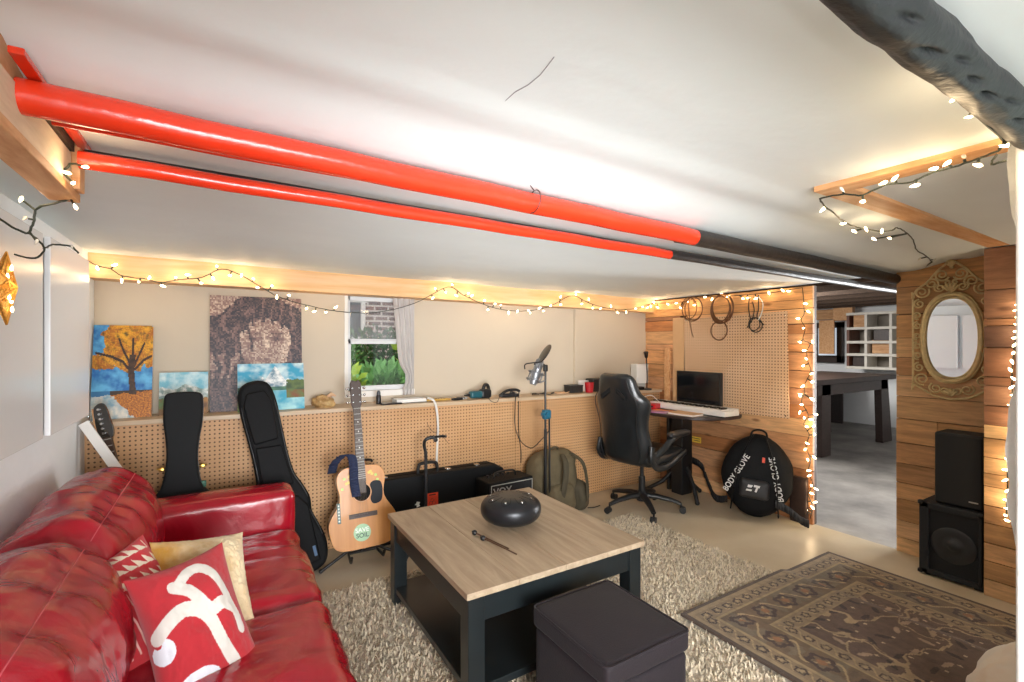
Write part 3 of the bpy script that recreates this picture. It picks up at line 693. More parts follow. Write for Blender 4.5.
# ================================================================== furniture
def bw(mb, name, m, t, **kw):
    L = t.location; mb.v = [(x - L.x, y - L.y, z - L.z) for x, y, z in mb.v]
    return mb.build(name, m, t, **kw)
def leather(name, c, c2, wr=.5, rough=.3, scale=7.0, stretch=(1, 2.2, 1)):
    m, nt, b = new_mat(name); L = nt.links
    tc = N(nt, 'ShaderNodeTexCoord'); mp = N(nt, 'ShaderNodeMapping'); mp.inputs['Scale'].default_value = stretch; L.new(tc.outputs['Object'], mp.inputs[0])
    n1 = N(nt, 'ShaderNodeTexNoise', Scale=scale, Detail=4.0, Roughness=.45, Distortion=1.4); L.new(mp.outputs[0], n1.inputs['Vector'])
    n2 = N(nt, 'ShaderNodeTexNoise', Scale=190.0, Detail=2.0); L.new(tc.outputs['Object'], n2.inputs['Vector'])
    r = ramp(nt, [(.3, hexc(c2)), (.7, hexc(c))]); L.new(n1.outputs['Fac'], r.inputs[0]); L.new(r.outputs[0], b.inputs['Base Color'])
    ad = N(nt, 'ShaderNodeMath', operation='MULTIPLY_ADD'); ad.inputs[1].default_value = .035; L.new(n2.outputs['Fac'], ad.inputs[0]); L.new(n1.outputs['Fac'], ad.inputs[2])
    bp = N(nt, 'ShaderNodeBump', Strength=wr, Distance=.02); L.new(ad.outputs[0], bp.inputs['Height']); L.new(bp.outputs[0], b.inputs['Normal'])
    b.inputs['Roughness'].default_value = rough; b.inputs['Coat Weight'].default_value = .25; b.inputs['Coat Roughness'].default_value = .25
    return m
M['redleather'] = leather('red leather', '#a80f24', '#960c1f', .5, .24, 4.5, (1, 1.6, 1))
M['stitch'] = mat('pale red stitching', '#c5535c', rough=.6)
sofa = thing('sofa', 'big red leather sofa along the left wall', 'sofa', (-.15, 2.0, 0))
b = MB(); b.rbox((-.60, .14, .07), (.30, 2.97, .27), .03, 8); bw(b, 'base', M['redleather'], sofa, smooth=180)
for i, (y0, y1) in enumerate(((1.96, 2.765), (1.165, 1.952), (.37, 1.157))):
    b = MB(); b.rbox((-.36, y0, .24), (.338, y1, .435), .06, 40, (.012, .0, .03), .014, 4.6, None, None, i + 3, (1, 2.0, 1)); bw(b, 'seat_cushion', M['redleather'], sofa, smooth=180)
for i, (y0, y1) in enumerate(((1.93, 2.88), (1.14, 1.925), (.37, 1.132))):
    Ms = T(-.44, 0, .6) @ RY(-.16) @ T(.44, 0, -.6)
    b = MB(); b.rbox((-.605, y0, .36), (-.27, y1, .835), .15, 44, (.06, .02, .03), .019, 4.0, Ms, None, i + 9, (1, 2.0, 1)); c = bw(b, 'back_cushion', M['redleather'], sofa, smooth=180)
    pts = []
    for k in range(40):
        yk = y0 + .05 + (y1 - y0 - .10) * k / 39; ctr = Vector((-.44, yk, .60)) - sofa.location; d = Vector((math.cos(1.12), 0, math.sin(1.12)))
        ok, loc, nrm, _ = c.ray_cast(ctr + d * .8, -d)
        if ok: pts.append(loc + nrm * .0004)
    b = MB(); b.tube(pts, .0017, 6); b.build('seam', M['stitch'], c, smooth=180)
for i, (y0, y1) in enumerate(((2.755, 2.985), (.13, .36))):
    b = MB(); b.rbox((-.46, y0, .08), (.335, y1, .625), .045, 26, (.006, .012, .012), .004, 5, None, None, 20 + i); a = bw(b, 'armrest', M['redleather'], sofa, smooth=180)
b = MB(); b.rbox((-.62, .15, .2), (-.5, 2.975, .70), .05, 14); bw(b, 'back_frame', M['redleather'], sofa, smooth=180)
for (x, y) in ((.25, 2.9), (-.55, 2.9), (.25, .22), (-.55, .22)):
    b = MB(); b.cyl((x, y, 0), (x, y, .08), .02, .028, 16); bw(b, 'leg', M['black'], sofa, smooth=50)

# ---- pillows
def pillow(name, label, c, n, up, w, h, th, colfn, m, nu=70, sag=0.0, seed=0, fuzz=0.0):
    n = Vector(n).normalized(); up = Vector(up); up = (up - n * up.dot(n)).normalized(); rt = up.cross(n)
    t = thing(name, label, 'pillow', c); fm = Matrix((rt, up, n)).transposed()
    def side(sg):
        def fn(u, v):
            U, V = u * 2 - 1, v * 2 - 1
            e = (max(0, 1 - abs(U) ** 2.4) * max(0, 1 - abs(V) ** 2.4)) ** .62
            x = U * w / 2 * (1 - .10 * (1 - V * V) * abs(U) ** 2); y = V * h / 2 * (1 - .08 * (1 - U * U) * abs(V) ** 2)
            z = sg * th / 2 * e + .018 * e * fbm(U, V, 1.6, seed + sg) - sag * (U * U)
            z += fuzz * fbm(U, V, 14, seed) * e ** .3
            return fm @ Vector((x, y, z))
        return fn
    b = MB(); b.grid(side(1), nu, nu, lambda u, v: colfn(u, v)); b.grid(side(-1), nu, nu, lambda u, v: colfn(1 - u, v) if fuzz else hexc('#a8202b'))
    b.build('cushion', m, t, smooth=180); return t
def seg_d(p, a, b_):
    ax, ay = a; bx, by = b_; dx, dy = bx - ax, by - ay; L = dx * dx + dy * dy
    k = max(0, min(1, ((p[0] - ax) * dx + (p[1] - ay) * dy) / L)) if L else 0
    return math.hypot(p[0] - ax - k * dx, p[1] - ay - k * dy)
def poly_d(p, pts): return min(seg_d(p, a, b_) for a, b_ in zip(pts[:-1], pts[1:]))
RED, WHT = hexc('#b3262f'), hexc('#d9d5cd')
BANDS = [([(.08, .50), (.2, .56), (.36, .60), (.5, .55), (.58, .43), (.62, .25), (.72, .05), (.74, 0)], .055),
         ([(.40, .80), (.52, .87), (.64, .86), (.74, .74), (.80, .58), (.85, .4), (.86, .3)], .045),
         ([(.34, .79), (.46, .72), (.52, .62), (.6, .52), (.72, .53), (.82, .47)], .05)]
BANDS = [([(x, y) for x, y in smooth_path([(p[0], p[1], 0) for p in pl], 4)] if False else [(q.x, q.y) for q in smooth_path([(p[0], p[1], 0) for p in pl], 4)], wd) for pl, wd in BANDS]
def flower(u, v):
    for pl, wd in BANDS:
        if poly_d((u, v), pl) < wd: return WHT
    if ((u - .11) / .10) ** 2 + ((v - .39) / .085) ** 2 < 1 and not ((u - .07) ** 2 + (v - .46) ** 2 < .0011): return hexc('#dfe3ea')
    if ((u - .34) / .22) ** 2 + ((v - .05) / .12) ** 2 < 1: return hexc('#dfe3ea')
    return RED
def aztec(u, v):
    cream = hexc('#e8dcc6')
    if .16 < v < .62 and .10 < u < .5:
        k = (u - .1) / .4 * 6
        if abs(k - round(k)) < .13: return hexc('#e6b0a4')
    for k, (vv, u0, u1) in enumerate([(.92, .3, .95), (.78, .28, .98), (.64, .42, .98), (.50, .52, .98), (.36, .56, .95)]):
        d = (v - vv) + (u - .6) * .12
        if u0 < u < u1 and 0 <= d < .095:
            f = ((u - u0) * 11) % 1
            if d < .095 * (1 - f): return cream
    return hexc('#c02a32')
M['cloth'] = vcol_mat('woven cotton', rough=.9, bump=.35, bscale=420, sheen=.2)
pillow('throw_pillow', 'red pillow with cream triangles and thin stripes against the sofa back', tuple(onD(124, 616, 1.48)), (.40, -.74, .54), (-.46, .22, .86), .33, .38, .19, aztec, M['cloth'], 130, seed=1)
pillow('throw_pillow', 'red pillow with bold white branching pattern lying in front', tuple(onD(195, 622, 1.43)), (.25, -.80, .54), (-.24, .38, .88), .265, .39, .17, flower, M['cloth'], 150, seed=4)
def cream(u, v): return lerp(hexc('#c9973f'), hexc('#e6d3ae'), .9 - .9 * max(0, .55 - u) * 2 + .35 * fbm(u, v, 5, 2))
pillow('throw_pillow', 'plush cream and golden pillow tucked behind the patterned pillows', tuple(onD(203, 582, 1.64)), (.35, -.66, .66), (-.05, .6, .8), .30, .33, .16, cream, M['cloth'], 90, seed=8, fuzz=.006)

# ---- coffee table
M['tabletop'] = wood('greige oak top', '#8f7a62', '#b8a58c', (9, .9, 9), 2.6, .4)
M['tblack'] = mat('black table paint', '#1b2123', rough=.32, var=.25, vscale=9, spec=.6)
ct = thing('coffee_table', 'square coffee table with grey-brown wood top and black frame', 'table', (1.23, 2.06, 0))
xa, xb, ya, yb = -.462, .460, -.484, .497
b = MB()
for i in range(4):
    x0 = xa + (xb - xa) * i / 4; b.box((x0 + .0006, ya, .453), (x0 + (xb - xa) / 4 - .0006, yb, .478))
b.build('tabletop', M['tabletop'], ct, bevel=.002)
for (x, y) in ((xa + .012, ya + .012), (xb - .082, ya + .012), (xa + .012, yb - .082), (xb - .082, yb - .082)):
    b = MB(); b.box((x, y, 0), (x + .07, y + .07, .453)); b.build('leg', M['tblack'], ct, bevel=.003)
for lo, hi in (((xa + .082, ya + .02, .35), (xb - .082, ya + .04, .452)), ((xa + .082, yb - .04, .35), (xb - .082, yb - .02, .452)), ((xa + .02, ya + .082, .35), (xa + .04, yb - .082, .452)), ((xb - .04, ya + .082, .35), (xb - .02, yb - .082, .452))):
    b = MB(); b.box(lo, hi); b.build('apron', M['tblack'], ct, bevel=.002)
b = MB(); b.box((xa + .02, ya + .02, .075), (xb - .02, yb - .02, .105)); b.build('lower_shelf', M['tblack'], ct, bevel=.003)

# ---- steel tongue drum and mallets
M['drum'] = mat('gunmetal drum', '#2c2d30', rough=.34, metal=.55, var=.2, vscale=30)
dr = thing('tongue_drum', 'dark steel tongue drum sitting on the coffee table', 'drum', (1.275, 2.10, .478))
prof = []
R, Hh = .157, .070
for i in range(25):
    a = -PI / 2 + PI * i / 24
    prof.append((max(1e-5, R * abs(math.cos(a)) ** .62 if abs(math.cos(a)) > 1e-6 else 1e-5), .074 + Hh * (1 if math.sin(a) > 0 else -1) * abs(math.sin(a)) ** .9))
b = MB(); b.lathe(prof, n=64); body = b.build('shell', M['drum'], dr, smooth=180)
def drum_z(r):
    best = None
    for (r0, z0), (r1, z1) in zip(prof[12:-1], prof[13:]):
        if min(r0, r1) <= r <= max(r0, r1): return z0 + (z1 - z0) * (0 if r0 == r1 else (r - r0) / (r1 - r0))
    return prof[-1][1]
b = MB()
for k in range(8):
    a0 = 2 * PI * k / 8; hw = .26; pts = []
    for f in [i / 20 for i in range(21)]:
        ang = PI * f; rr = .075 + .062 * (1 - abs(2 * f - 1)) ** .55 if False else .062 + .066 * math.sin(PI * f) ** .5; aa = a0 + hw * math.cos(PI * f) * .9
        pts.append((rr * math.cos(aa), rr * math.sin(aa), drum_z(rr) + .0004))
    b.tube(pts, .0014, 5)
b.build('tongue_slot', mat('slot shadow line', '#0b0b0c', rough=.8), dr, smooth=180)
for k in range(8):
    a0 = 2 * PI * k / 8; rr = .108; b = MB(); b.lathe([(.0065, -.001), (.006, .0012), (.003, .002), (1e-5, .002)], n=14); o = b.build('note_dot', M['steel'], dr, smooth=180)
    o.location = (rr * math.cos(a0), rr * math.sin(a0), drum_z(rr)); o.rotation_euler = (0, .45, a0)
for k in range(3):
    a0 = k * 2.094 + .4; b = MB(); b.cyl((.05 * math.cos(a0), .05 * math.sin(a0), 0), (.05 * math.cos(a0), .05 * math.sin(a0), .012), .012, .012, 12); b.build('foot', M['black'], dr, smooth=50)
M['mallet'] = mat('dark wood stick', '#4c3320', rough=.5)
for lab, h_, e_ in (('drum mallet on the table, its head farther from the drum', (474.6, 532.5), (508.5, 548.5)), ('drum mallet on the table, crossing nearest the table front', (483, 538), (516.6, 554.2))):
    p = onZ(*h_, .4905); q = onZ(*e_, .482); t = thing('mallet', lab, 'mallet', (p.x, p.y, .478), group='drum mallets')
    b = MB(); b.sphere(p, .0125, 10); bw(b, 'head', M['black'], t, smooth=180)
    b = MB(); d_ = (q - p).normalized(); b.tube([p - d_ * .018, p, q], [.0035, .0035, .003], 8); bw(b, 'stick', M['mallet'], t, smooth=60)

# ---- ottoman
M['otto'] = mat('dark plum faux suede', '#1e171c', rough=.75, var=.2, vscale=7, bump=.15, bscale=180, sheen=.04, spec=.3)
ot = thing('ottoman', 'dark cube storage ottoman in front of the coffee table', 'ottoman', (1.178, 1.272, 0))
b = MB(); b.rbox((-.182, -.196, .012), (.182, .196, .345), .012, 10, (.0, .0, 0)); b.build('body', M['otto'], ot, smooth=180)
b = MB(); b.rbox((-.19, -.204, .35), (.19, .204, .425), .018, 22, (0, 0, .012), .0015, 9); b.build('lid', M['otto'], ot, smooth=180)
def rect_loop(x, y, z, r=.02, n=5):
    pts = []
    for (sx, sy, a0) in ((1, 1, 0), (-1, 1, PI / 2), (-1, -1, PI), (1, -1, 1.5 * PI)):
        for k in range(n + 1): a = a0 + PI / 2 * k / n; pts.append((sx * (x - r) + r * math.cos(a), sy * (y - r) + r * math.sin(a), z))
    return pts
b = MB(); b.tube(rect_loop(.1885, .2025, .4205), .0042, 8, closed=True); b.build('piping', M['otto'], ot, smooth=180)
for (x, y) in ((-.16, -.17), (.16, -.17), (-.16, .17), (.16, .17)):
    b = MB(); b.cyl((x, y, 0), (x, y, .014), .018); b.build('foot', M['black'], ot, smooth=50)

# ---- rugs
RUGX0, RUGX1, RUGY1, RUGY0 = 1.985, 3.46, 1.61, -.55
def rug_z(x): t = max(0, min(1, (2.98 - x) / .10)); return .007 + .021 * (t * t * (3 - 2 * t))
def rugcol(x, y):
    d = min(x - RUGX0, RUGX1 - x, RUGY1 - y, y - RUGY0); s = (x if abs(d - min(RUGY1 - y, y - RUGY0)) < 1e-6 else y)
    nz = fbm(x, y, 30, 1) * .35 + fbm(x, y, 3, 4) * .25
    def c(h): return tuple(max(0, q * (1 + nz * .8)) for q in hexc(h))
    if d < .022: return c('#4a3a2e')
    def motif(d0, d1, per, bg, fg, fg2):
        f = (s / per) % 1 - .5; g = (d - (d0 + d1) / 2) / (d1 - d0); k = int(math.floor(s / per))
        rr = math.hypot(f * 1.15, g * 1.25 * .9)
        if abs(rr - .30 - .05 * math.sin(5 * math.atan2(g, f) + k)) < .07: return fg
        if rr < .13: return fg2
        if abs(g - .3 * math.sin(2 * PI * s / per)) < .05: return c('#a08a66')
        return bg
    if d < .045: return c('#8d7a5c')
    if d < .115: return motif(.045, .115, .085, c('#7f6d54'), c('#3c2d25'), c('#9b8766'))
    if d < .128: return c('#94815f')
    if d < .29: return motif(.128, .29, .19, c('#67543f') if fbm(x, y, 5, 7) > 0 else c('#6d604e'), c('#40302a'), c('#8a5f3d'))
    if d < .303: return c('#94815f')
    if d < .37: return motif(.303, .37, .075, c('#84735a'), c('#3f3027'), c('#9b8766'))
    if d < .382: return c('#8d7a5c')
    v = fbm(x, y, 1.6, 21); v2 = fbm(x + 3, y - 2, 2.6, 33)
    if abs(v) < .018 or abs(v2 - .2) < .016: return c('#9a8566')
    cx_, cy_ = round(x / .11) * .11, round(y / .11) * .11; h1 = noise.noise(Vector((cx_ * 7.3, cy_ * 9.1, 2.2))); h2 = noise.noise(Vector((cx_ * 5.3, cy_ * 4.1, 8.2)))
    dx, dy = x - cx_ - .03 * h1, y - cy_ - .03 * h2; a = h1 * 6; ex, ey = dx * math.cos(a) + dy * math.sin(a), -dx * math.sin(a) + dy * math.cos(a)
    e = (ex / .034) ** 2 + (ey / .012) ** 2
    if e < 1: return c('#2f2320') if h2 > -.1 else c('#97806a')
    if math.hypot(dx - .035, dy + .03) < .0075: return c('#b6a184')
    return c('#5a463a')
M['rug'] = vcol_mat('woven rug', rough=.95, bump=.6, bscale=260, sheen=.15)
b = MB(); nx, ny = 250, 330
b.grid(lambda u, v: (RUGX0 + u * (RUGX1 - RUGX0), RUGY0 + v * (RUGY1 - RUGY0), rug_z(RUGX0 + u * (RUGX1 - RUGX0)) + .006 + .002 * fbm(u, v, 5)), nx, ny, lambda u, v: rugcol(RUGX0 + u * (RUGX1 - RUGX0), RUGY0 + v * (RUGY1 - RUGY0)))
n = 60
for (f) in (lambda s: (RUGX0 + s * (RUGX1 - RUGX0), RUGY1), lambda s: (RUGX0, RUGY0 + s * (RUGY1 - RUGY0)), lambda s: (RUGX1, RUGY0 + s * (RUGY1 - RUGY0))):
    b.grid(lambda u, v, f=f: (*f(u), rug_z(f(u)[0]) - .006 + v * .0125), n, 1, lambda u, v: hexc('#4a3a2e'))
tag(b.build('patterned_rug', M['rug'], smooth=180, fix=False), 'brown oriental rug with leafy border in the right foreground', 'rug')
M['shag'] = mat('cream shag pile', '#cbbfae', rough=.95, col2='#a89984', vscale=5, sheen=.3)
M['shagt'] = vcol_mat('shag tufts', rough=.95)
SX0, SX1, SY0, SY1 = .42, 2.86, .35, 2.80
sr = thing('shag_rug', 'cream shag rug under the coffee table', 'rug', ((SX0 + SX1) / 2, (SY0 + SY1) / 2, 0))
b = MB(); b.box((SX0, SY0, .001), (SX1, SY1, .009)); bw(b, 'backing', M['shag'], sr)
rs = np.random.RandomState(3); nT = 62000
bx = rs.uniform(SX0, SX1, nT); by = rs.uniform(SY0, SY1, nT)
edge = (by < SY0 + .0)
keep = ~((bx > RUGX0 - .005) & (by < RUGY1 + .01)) & ~((by < .9) & (bx < .6))
bx, by = bx[keep], by[keep]; nT = len(bx)
th = rs.uniform(0, 2 * PI, nT); ln = rs.uniform(.015, .034, nT); lean = rs.uniform(.2, 1.1, nT); wd = rs.uniform(.0025, .0055, nT)
dx, dy = np.cos(th), np.sin(th); px_, py_ = -dy, dx
v = np.zeros((nT, 5, 3), np.float32); z0 = .008
for k, (s, w_) in enumerate(((0, 1), (0, -1), (.5, -.9), (.5, .9), (1, 0))):
    off = ln * np.sin(lean * s) * s * 1.0
    v[:, k, 0] = bx + dx * off + px_ * wd * w_; v[:, k, 1] = by + dy * off + py_ * wd * w_; v[:, k, 2] = z0 + ln * s * np.cos(lean * s * .9) * .85
me = bpy.data.meshes.new('pile')
base = (np.arange(nT) * 5)[:, None]
quads = base + np.array([[0, 1, 2, 3]]); tris = base + np.array([[3, 2, 4]])
me.vertices.add(nT * 5); me.vertices.foreach_set('co', (v - np.array(sr.location, np.float32)).ravel())
loops = np.concatenate([quads.ravel(), tris.ravel()]).astype(np.int32)
me.loops.add(len(loops)); me.loops.foreach_set('vertex_index', loops)
starts = np.concatenate([np.arange(nT) * 4, nT * 4 + np.arange(nT) * 3]).astype(np.int32)
me.polygons.add(nT * 2); me.polygons.foreach_set('loop_start', starts)
me.update(calc_edges=True); me.validate()
tone = rs.uniform(.75, 1.12, nT)[:, None] * np.array(hexc('#d9cbb2'))[None]; dk = rs.uniform(0, 1, nT) < .12; tone[dk] *= .55
colv = np.concatenate([np.repeat(tone, 4, 0), np.repeat(tone, 3, 0)]); colv = np.concatenate([colv, np.ones((len(colv), 1))], 1).astype(np.float32)
at = me.color_attributes.new('Col', 'FLOAT_COLOR', 'CORNER'); at.data.foreach_set('color', colv.ravel())
me.materials.append(M['shagt']); o = bpy.data.objects.new('pile', me); COL.objects.link(o); o.parent = sr; o['kind'] = 'stuff'

# ---- office chair
M['cleather'] = leather('black bonded leather', '#1d2124', '#15181a', .12, .3, 5)
M['cplastic'] = mat('black chair plastic', '#1c1e20', rough=.38)
ch = thing('office_chair', 'black leather racing-style office chair at the desk', 'chair', (3.035, 2.86, 0), math.radians(8))
b = MB()
for k in range(5):
    a = 2 * PI * k / 5 + .28; d = Vector((math.cos(a), math.sin(a), 0))
    b.tube([d * .03 + Vector((0, 0, .125)), d * .12 + Vector((0, 0, .122)), d * .24 + Vector((0, 0, .10)), d * .31 + Vector((0, 0, .078))], [.034, .030, .024, .02], 10, flat=.75)
b.lathe([(.001, .075), (.045, .08), (.045, .14), (.03, .16), (.001, .16)], n=20); b.build('star_base', M['cplastic'], ch, smooth=60)
for k in range(5):
    a = 2 * PI * k / 5 + .28; d = Vector((math.cos(a), math.sin(a), 0)); c = d * .312; s = Vector((-d.y, d.x, 0)); ang = k * 1.7
    wv = Vector((math.cos(ang), math.sin(ang), 0)); c2 = c + Vector((wv.y, -wv.x, 0)) * .015
    b = MB()
    for sg in (-1, 1):
        q = c2 + wv * (.014 * sg); b.cyl(q + Vector((0, 0, .027)) - wv * .009, q + Vector((0, 0, .027)) + wv * .009, .026, n=18)
    b.tube([c2 - wv * .004 + Vector((0, 0, .03)), c2 + wv * .004 + Vector((0, 0, .03))], .022, 10); b.cyl(c + Vector((0, 0, .04)), c + Vector((0, 0, .085)), .008, n=8)
    b.build('caster', M['cplastic'], ch, smooth=50)
b = MB(); b.cyl((0, 0, .14), (0, 0, .28), .028); b.cyl((0, 0, .28), (0, 0, .40), .016); b.build('gas_lift', M['cplastic'], ch, smooth=50)
b = MB(); b.box((-.12, -.10, .395), (.14, .10, .425)); b.build('seat_plate', M['cplastic'], ch, bevel=.006)
b = MB(); b.tube([(.02, -.1, .41), (.03, -.2, .405), (.03, -.26, .40)], .006, 8); b.build('lever', M['steel'], ch, smooth=60)
b = MB(); b.rbox((-.24, -.25, .425), (.27, .25, .535), .05, 26, (.02, .01, .02), .004, 6); b.build('seat', M['cleather'], ch, smooth=180)
# backrest from cross-sections: z, half width, centre x, half thickness
secs = [(.43, .17, -.215, .03), (.47, .215, -.235, .05), (.55, .24, -.25, .055), (.63, .235, -.262, .055), (.72, .225, -.275, .055), (.82, .235, -.292, .055), (.90, .255, -.306, .055), (.96, .25, -.318, .055), (1.01, .205, -.328, .052), (1.06, .185, -.338, .05), (1.11, .172, -.346, .047), (1.145, .15, -.352, .04), (1.165, .11, -.355, .02)]
sz = smooth_path([(a[1], a[2], a[0]) for a in secs], 3); st_ = smooth_path([(a[3], 0, a[0]) for a in secs], 3)
b = MB(); NS = 40; vs = []
for P_, Q_ in zip(sz, st_):
    for j in range(NS):
        a = 2 * PI * j / NS; ca, sa = math.cos(a), math.sin(a)
        y = P_.x * (1 if ca > 0 else -1) * abs(ca) ** .7; x = Q_.x * (1 if sa > 0 else -1) * abs(sa) ** .75
        wing = .055 * (abs(y) / .25) ** 3
        vs.append((P_.y + x + wing, y, P_.z))
K = len(sz); fs = [(i * NS + j, i * NS + (j + 1) % NS, (i + 1) * NS + (j + 1) % NS, (i + 1) * NS + j) for i in range(K - 1) for j in range(NS)]
fs += [tuple(range(NS - 1, -1, -1)), tuple((K - 1) * NS + j for j in range(NS))]
b.add(vs, fs); bk = b.build('backrest', M['cleather'], ch, smooth=180)
M['pit'] = mat('black mesh recess', '#060607', rough=.9)
for sg in (-1, 1):
    out = [(.028, .055), (.125, -.01), (.118, -.045), (.03, .012)]
    Mx = Matrix(((0, 0, -1, -.384), (sg, 0, 0, 0), (0, 1, .12, 1.0), (0, 0, 0, 1)))
    b = MB(); b.prism(out, -.03, .006, Mx); b.build('vent_slot', M['pit'], bk, bevel=.004)
    b = MB(); pts = [(P_.y - .052 * (1 if True else 1) + .028, sg * (P_.x * .80), P_.z) for P_ in sz[3:-5]]
    b.tube([(x - .022, y, z) for x, y, z in pts], .0035, 6); b.build('seam', M['cplastic'], bk, smooth=180)
for sg in (-1, 1):
    b = MB(); b.tube(smooth_path([(-.20, sg * .262, .52), (-.13, sg * .29, .575), (-.04, sg * .305, .64), (.04, sg * .305, .665)], 4), .02, 10, flat=1.3); b.lathe([(.001, -.02), (.055, -.02), (.06, 0), (.055, .02), (.001, .02)], T(-.205, sg * .258, .51) @ RX(PI / 2), 24)
    a = b.build('arm_bracket', M['cplastic'], ch, smooth=60)
    b = MB(); b.rbox((-.07, sg * .305 - .03, .655), (.20, sg * .305 + .03, .70), .018, 12, (.01, 0, .008)); b.build('armrest', M['cleather'], ch, smooth=180)
    b = MB(); b.tube(smooth_path([(-.23, sg * .255, .60), (-.24, sg * .262, .50), (-.17, sg * .268, .43), (-.02, sg * .27, .43), (.12, sg * .268, .47), (.24, sg * .255, .50)], 5), [.018] * 26, 10, flat=1.5); b.build('side_bolster', M['cplastic'], ch, smooth=60)

# ---- desk with its things
M['desk'] = mat('dark walnut desk', '#3b2b26', rough=.35, col2='#2b1f1c', vscale=3, stretch=(10, 1, 10))
DZ = .785
dk = thing('desk', 'dark desk with rounded front against the plank partition', 'desk', (3.6, 2.9, 0))
out = [(3.885, 2.50), (3.885, 3.36), (3.36, 3.36), (3.31, 3.28), (3.29, 3.0), (3.31, 2.76), (3.38, 2.60), (3.50, 2.50), (3.66, 2.455), (3.80, 2.46)]
b = MB(); b.prism(out, DZ - .028, DZ); bw(b, 'top', M['desk'], dk, bevel=.006, seg=3)
b = MB(); b.box((3.52, 2.84, .04), (3.66, 2.96, DZ - .028)); bw(b, 'pedestal', M['black'], dk, bevel=.006)
b = MB(); b.box((3.56, 3.02, .04), (3.86, 3.05, DZ - .03)); bw(b, 'modesty_panel', M['black'], dk, bevel=.004)
for pts in ([(3.60, 2.86, .30), (3.55, 2.74, .14), (3.52, 2.68, .02)], [(3.60, 2.93, .30), (3.50, 3.05, .12), (3.40, 3.18, .02)], [(3.62, 2.90, .3), (3.74, 2.90, .1), (3.84, 2.90, .02)]):
    b = MB(); b.tube(pts, .018, 10); b.sphere(pts[-1], .021, 8); bw(b, 'leg', M['black'], dk, smooth=60)
mo = thing('monitor', 'black flat monitor behind the keyboard on the desk', 'monitor', (3.80, 2.89, DZ))
b = MB(); b.box((0, -.24, .055), (.035, .24, .355)); b.build('housing', M['black'], mo, bevel=.004)
b = MB(); b.box((-.0015, -.228, .072), (.0005, .228, .343)); b.build('screen', mat('dark screen', '#101418', rough=.12), mo)
b = MB(); b.box((.02, -.04, .01), (.04, .04, .12)); b.box((-.04, -.12, .0), (.075, .12, .012)); b.build('stand', M['black'], mo, bevel=.003)
kb = thing('keyboard_piano', 'white digital keyboard piano lying on the desk', 'piano', (3.655, 2.86, DZ))
b = MB(); b.box((-.10, -.42, .006), (.10, .42, .05)); b.box((.02, -.42, .05), (.10, .42, .064)); b.build('case', M['whiteplastic'], kb, bevel=.006)
b = MB()
for i in range(36):
    y = -.38 + i * .76 / 36; b.box((-.098, y + .0008, .05), (.012, y + .76 / 36 - .0008, .061), None, hexc('#ebe8e2'))
for i in range(36):
    if i % 7 not in (2, 6):
        y = -.38 + (i + 1) * .76 / 36; b.box((-.055, y - .0065, .06), (.013, y + .0065, .073), None, hexc('#17181a'))
b.build('keys', vcol_mat('piano keys', rough=.3), kb)
b = MB()
for (x, y) in ((-.08, -.38), (-.08, .38), (.08, -.38), (.08, .38)): b.cyl((x, y, 0), (x, y, .008), .01, n=10)
b.build('foot', M['black'], kb)
def flat_item(name, label, cat, c, rz, w, d, h, m, group=None, z=DZ, bevel=.001):
    o = tag(MB().box((-w / 2, -d / 2, 0), (w / 2, d / 2, h)).build(name, m, bevel=bevel), label, cat, group); o.location = (c[0], c[1], z); o.rotation_euler = (0, 0, rz); return o
M['kraft'] = mat('kraft cover', '#d8b18c', rough=.7); M['paper'] = mat('paper', '#eae4dc', rough=.8); M['purple'] = mat('purple printed cover', '#8a3f86', rough=.4, col2='#c9a0c0', vscale=14); M['orange'] = mat('orange folder', '#dd8a4e', rough=.6)
nb_ = thing('notebook', 'kraft notebook on the desk in front of the keyboard', 'notebook', (3.44, 2.74, DZ), .12)
b = MB(); b.box((-.08, -.12, .002), (.08, .12, .014)); b.build('pages', M['paper'], nb_); b = MB(); b.box((-.083, -.123, .014), (.083, .123, .017)); b.box((-.083, -.123, 0), (.083, .123, .002)); b.build('cover', M['kraft'], nb_, bevel=.001)
flat_item('magazine', 'purple magazine on the desk corner beside the chair', 'magazine', (3.36, 2.98), .5, .13, .18, .006, M['purple'])
flat_item('folder', 'orange folder on the desk between magazine and keyboard', 'folder', (3.46, 3.0), .2, .12, .2, .005, M['orange'])
ai = thing('audio_interface', 'small red audio box on the desk left of the keyboard', 'audio box', (3.48, 3.19, DZ), .3)
b = MB(); b.box((-.06, -.09, .004), (.06, .09, .05)); b.build('housing', M['red'], ai, bevel=.004)
for k in range(4):
    b = MB(); b.cyl((-.06, -.06 + k * .035, .03), (-.073, -.06 + k * .035, .03), .009, n=14); b.build('knob', M['black'], ai, smooth=50)
b = MB(); b.box((-.05, -.08, 0), (.05, .08, .005)); b.build('foot', M['black'], ai)
wc_ = thing('desk_cable', 'white cable looping over the red box on the desk', 'cable', (3.5, 3.24, DZ + .05))
b = MB(); b.tube(smooth_path([(-.06, .05, .004), (-.05, .0, .05), (.0, -.06, .075), (.04, -.1, .03), (.07, -.12, .0)], 5), .0035, 8); b.build('wire', M['whiteplastic'], wc_, smooth=60)
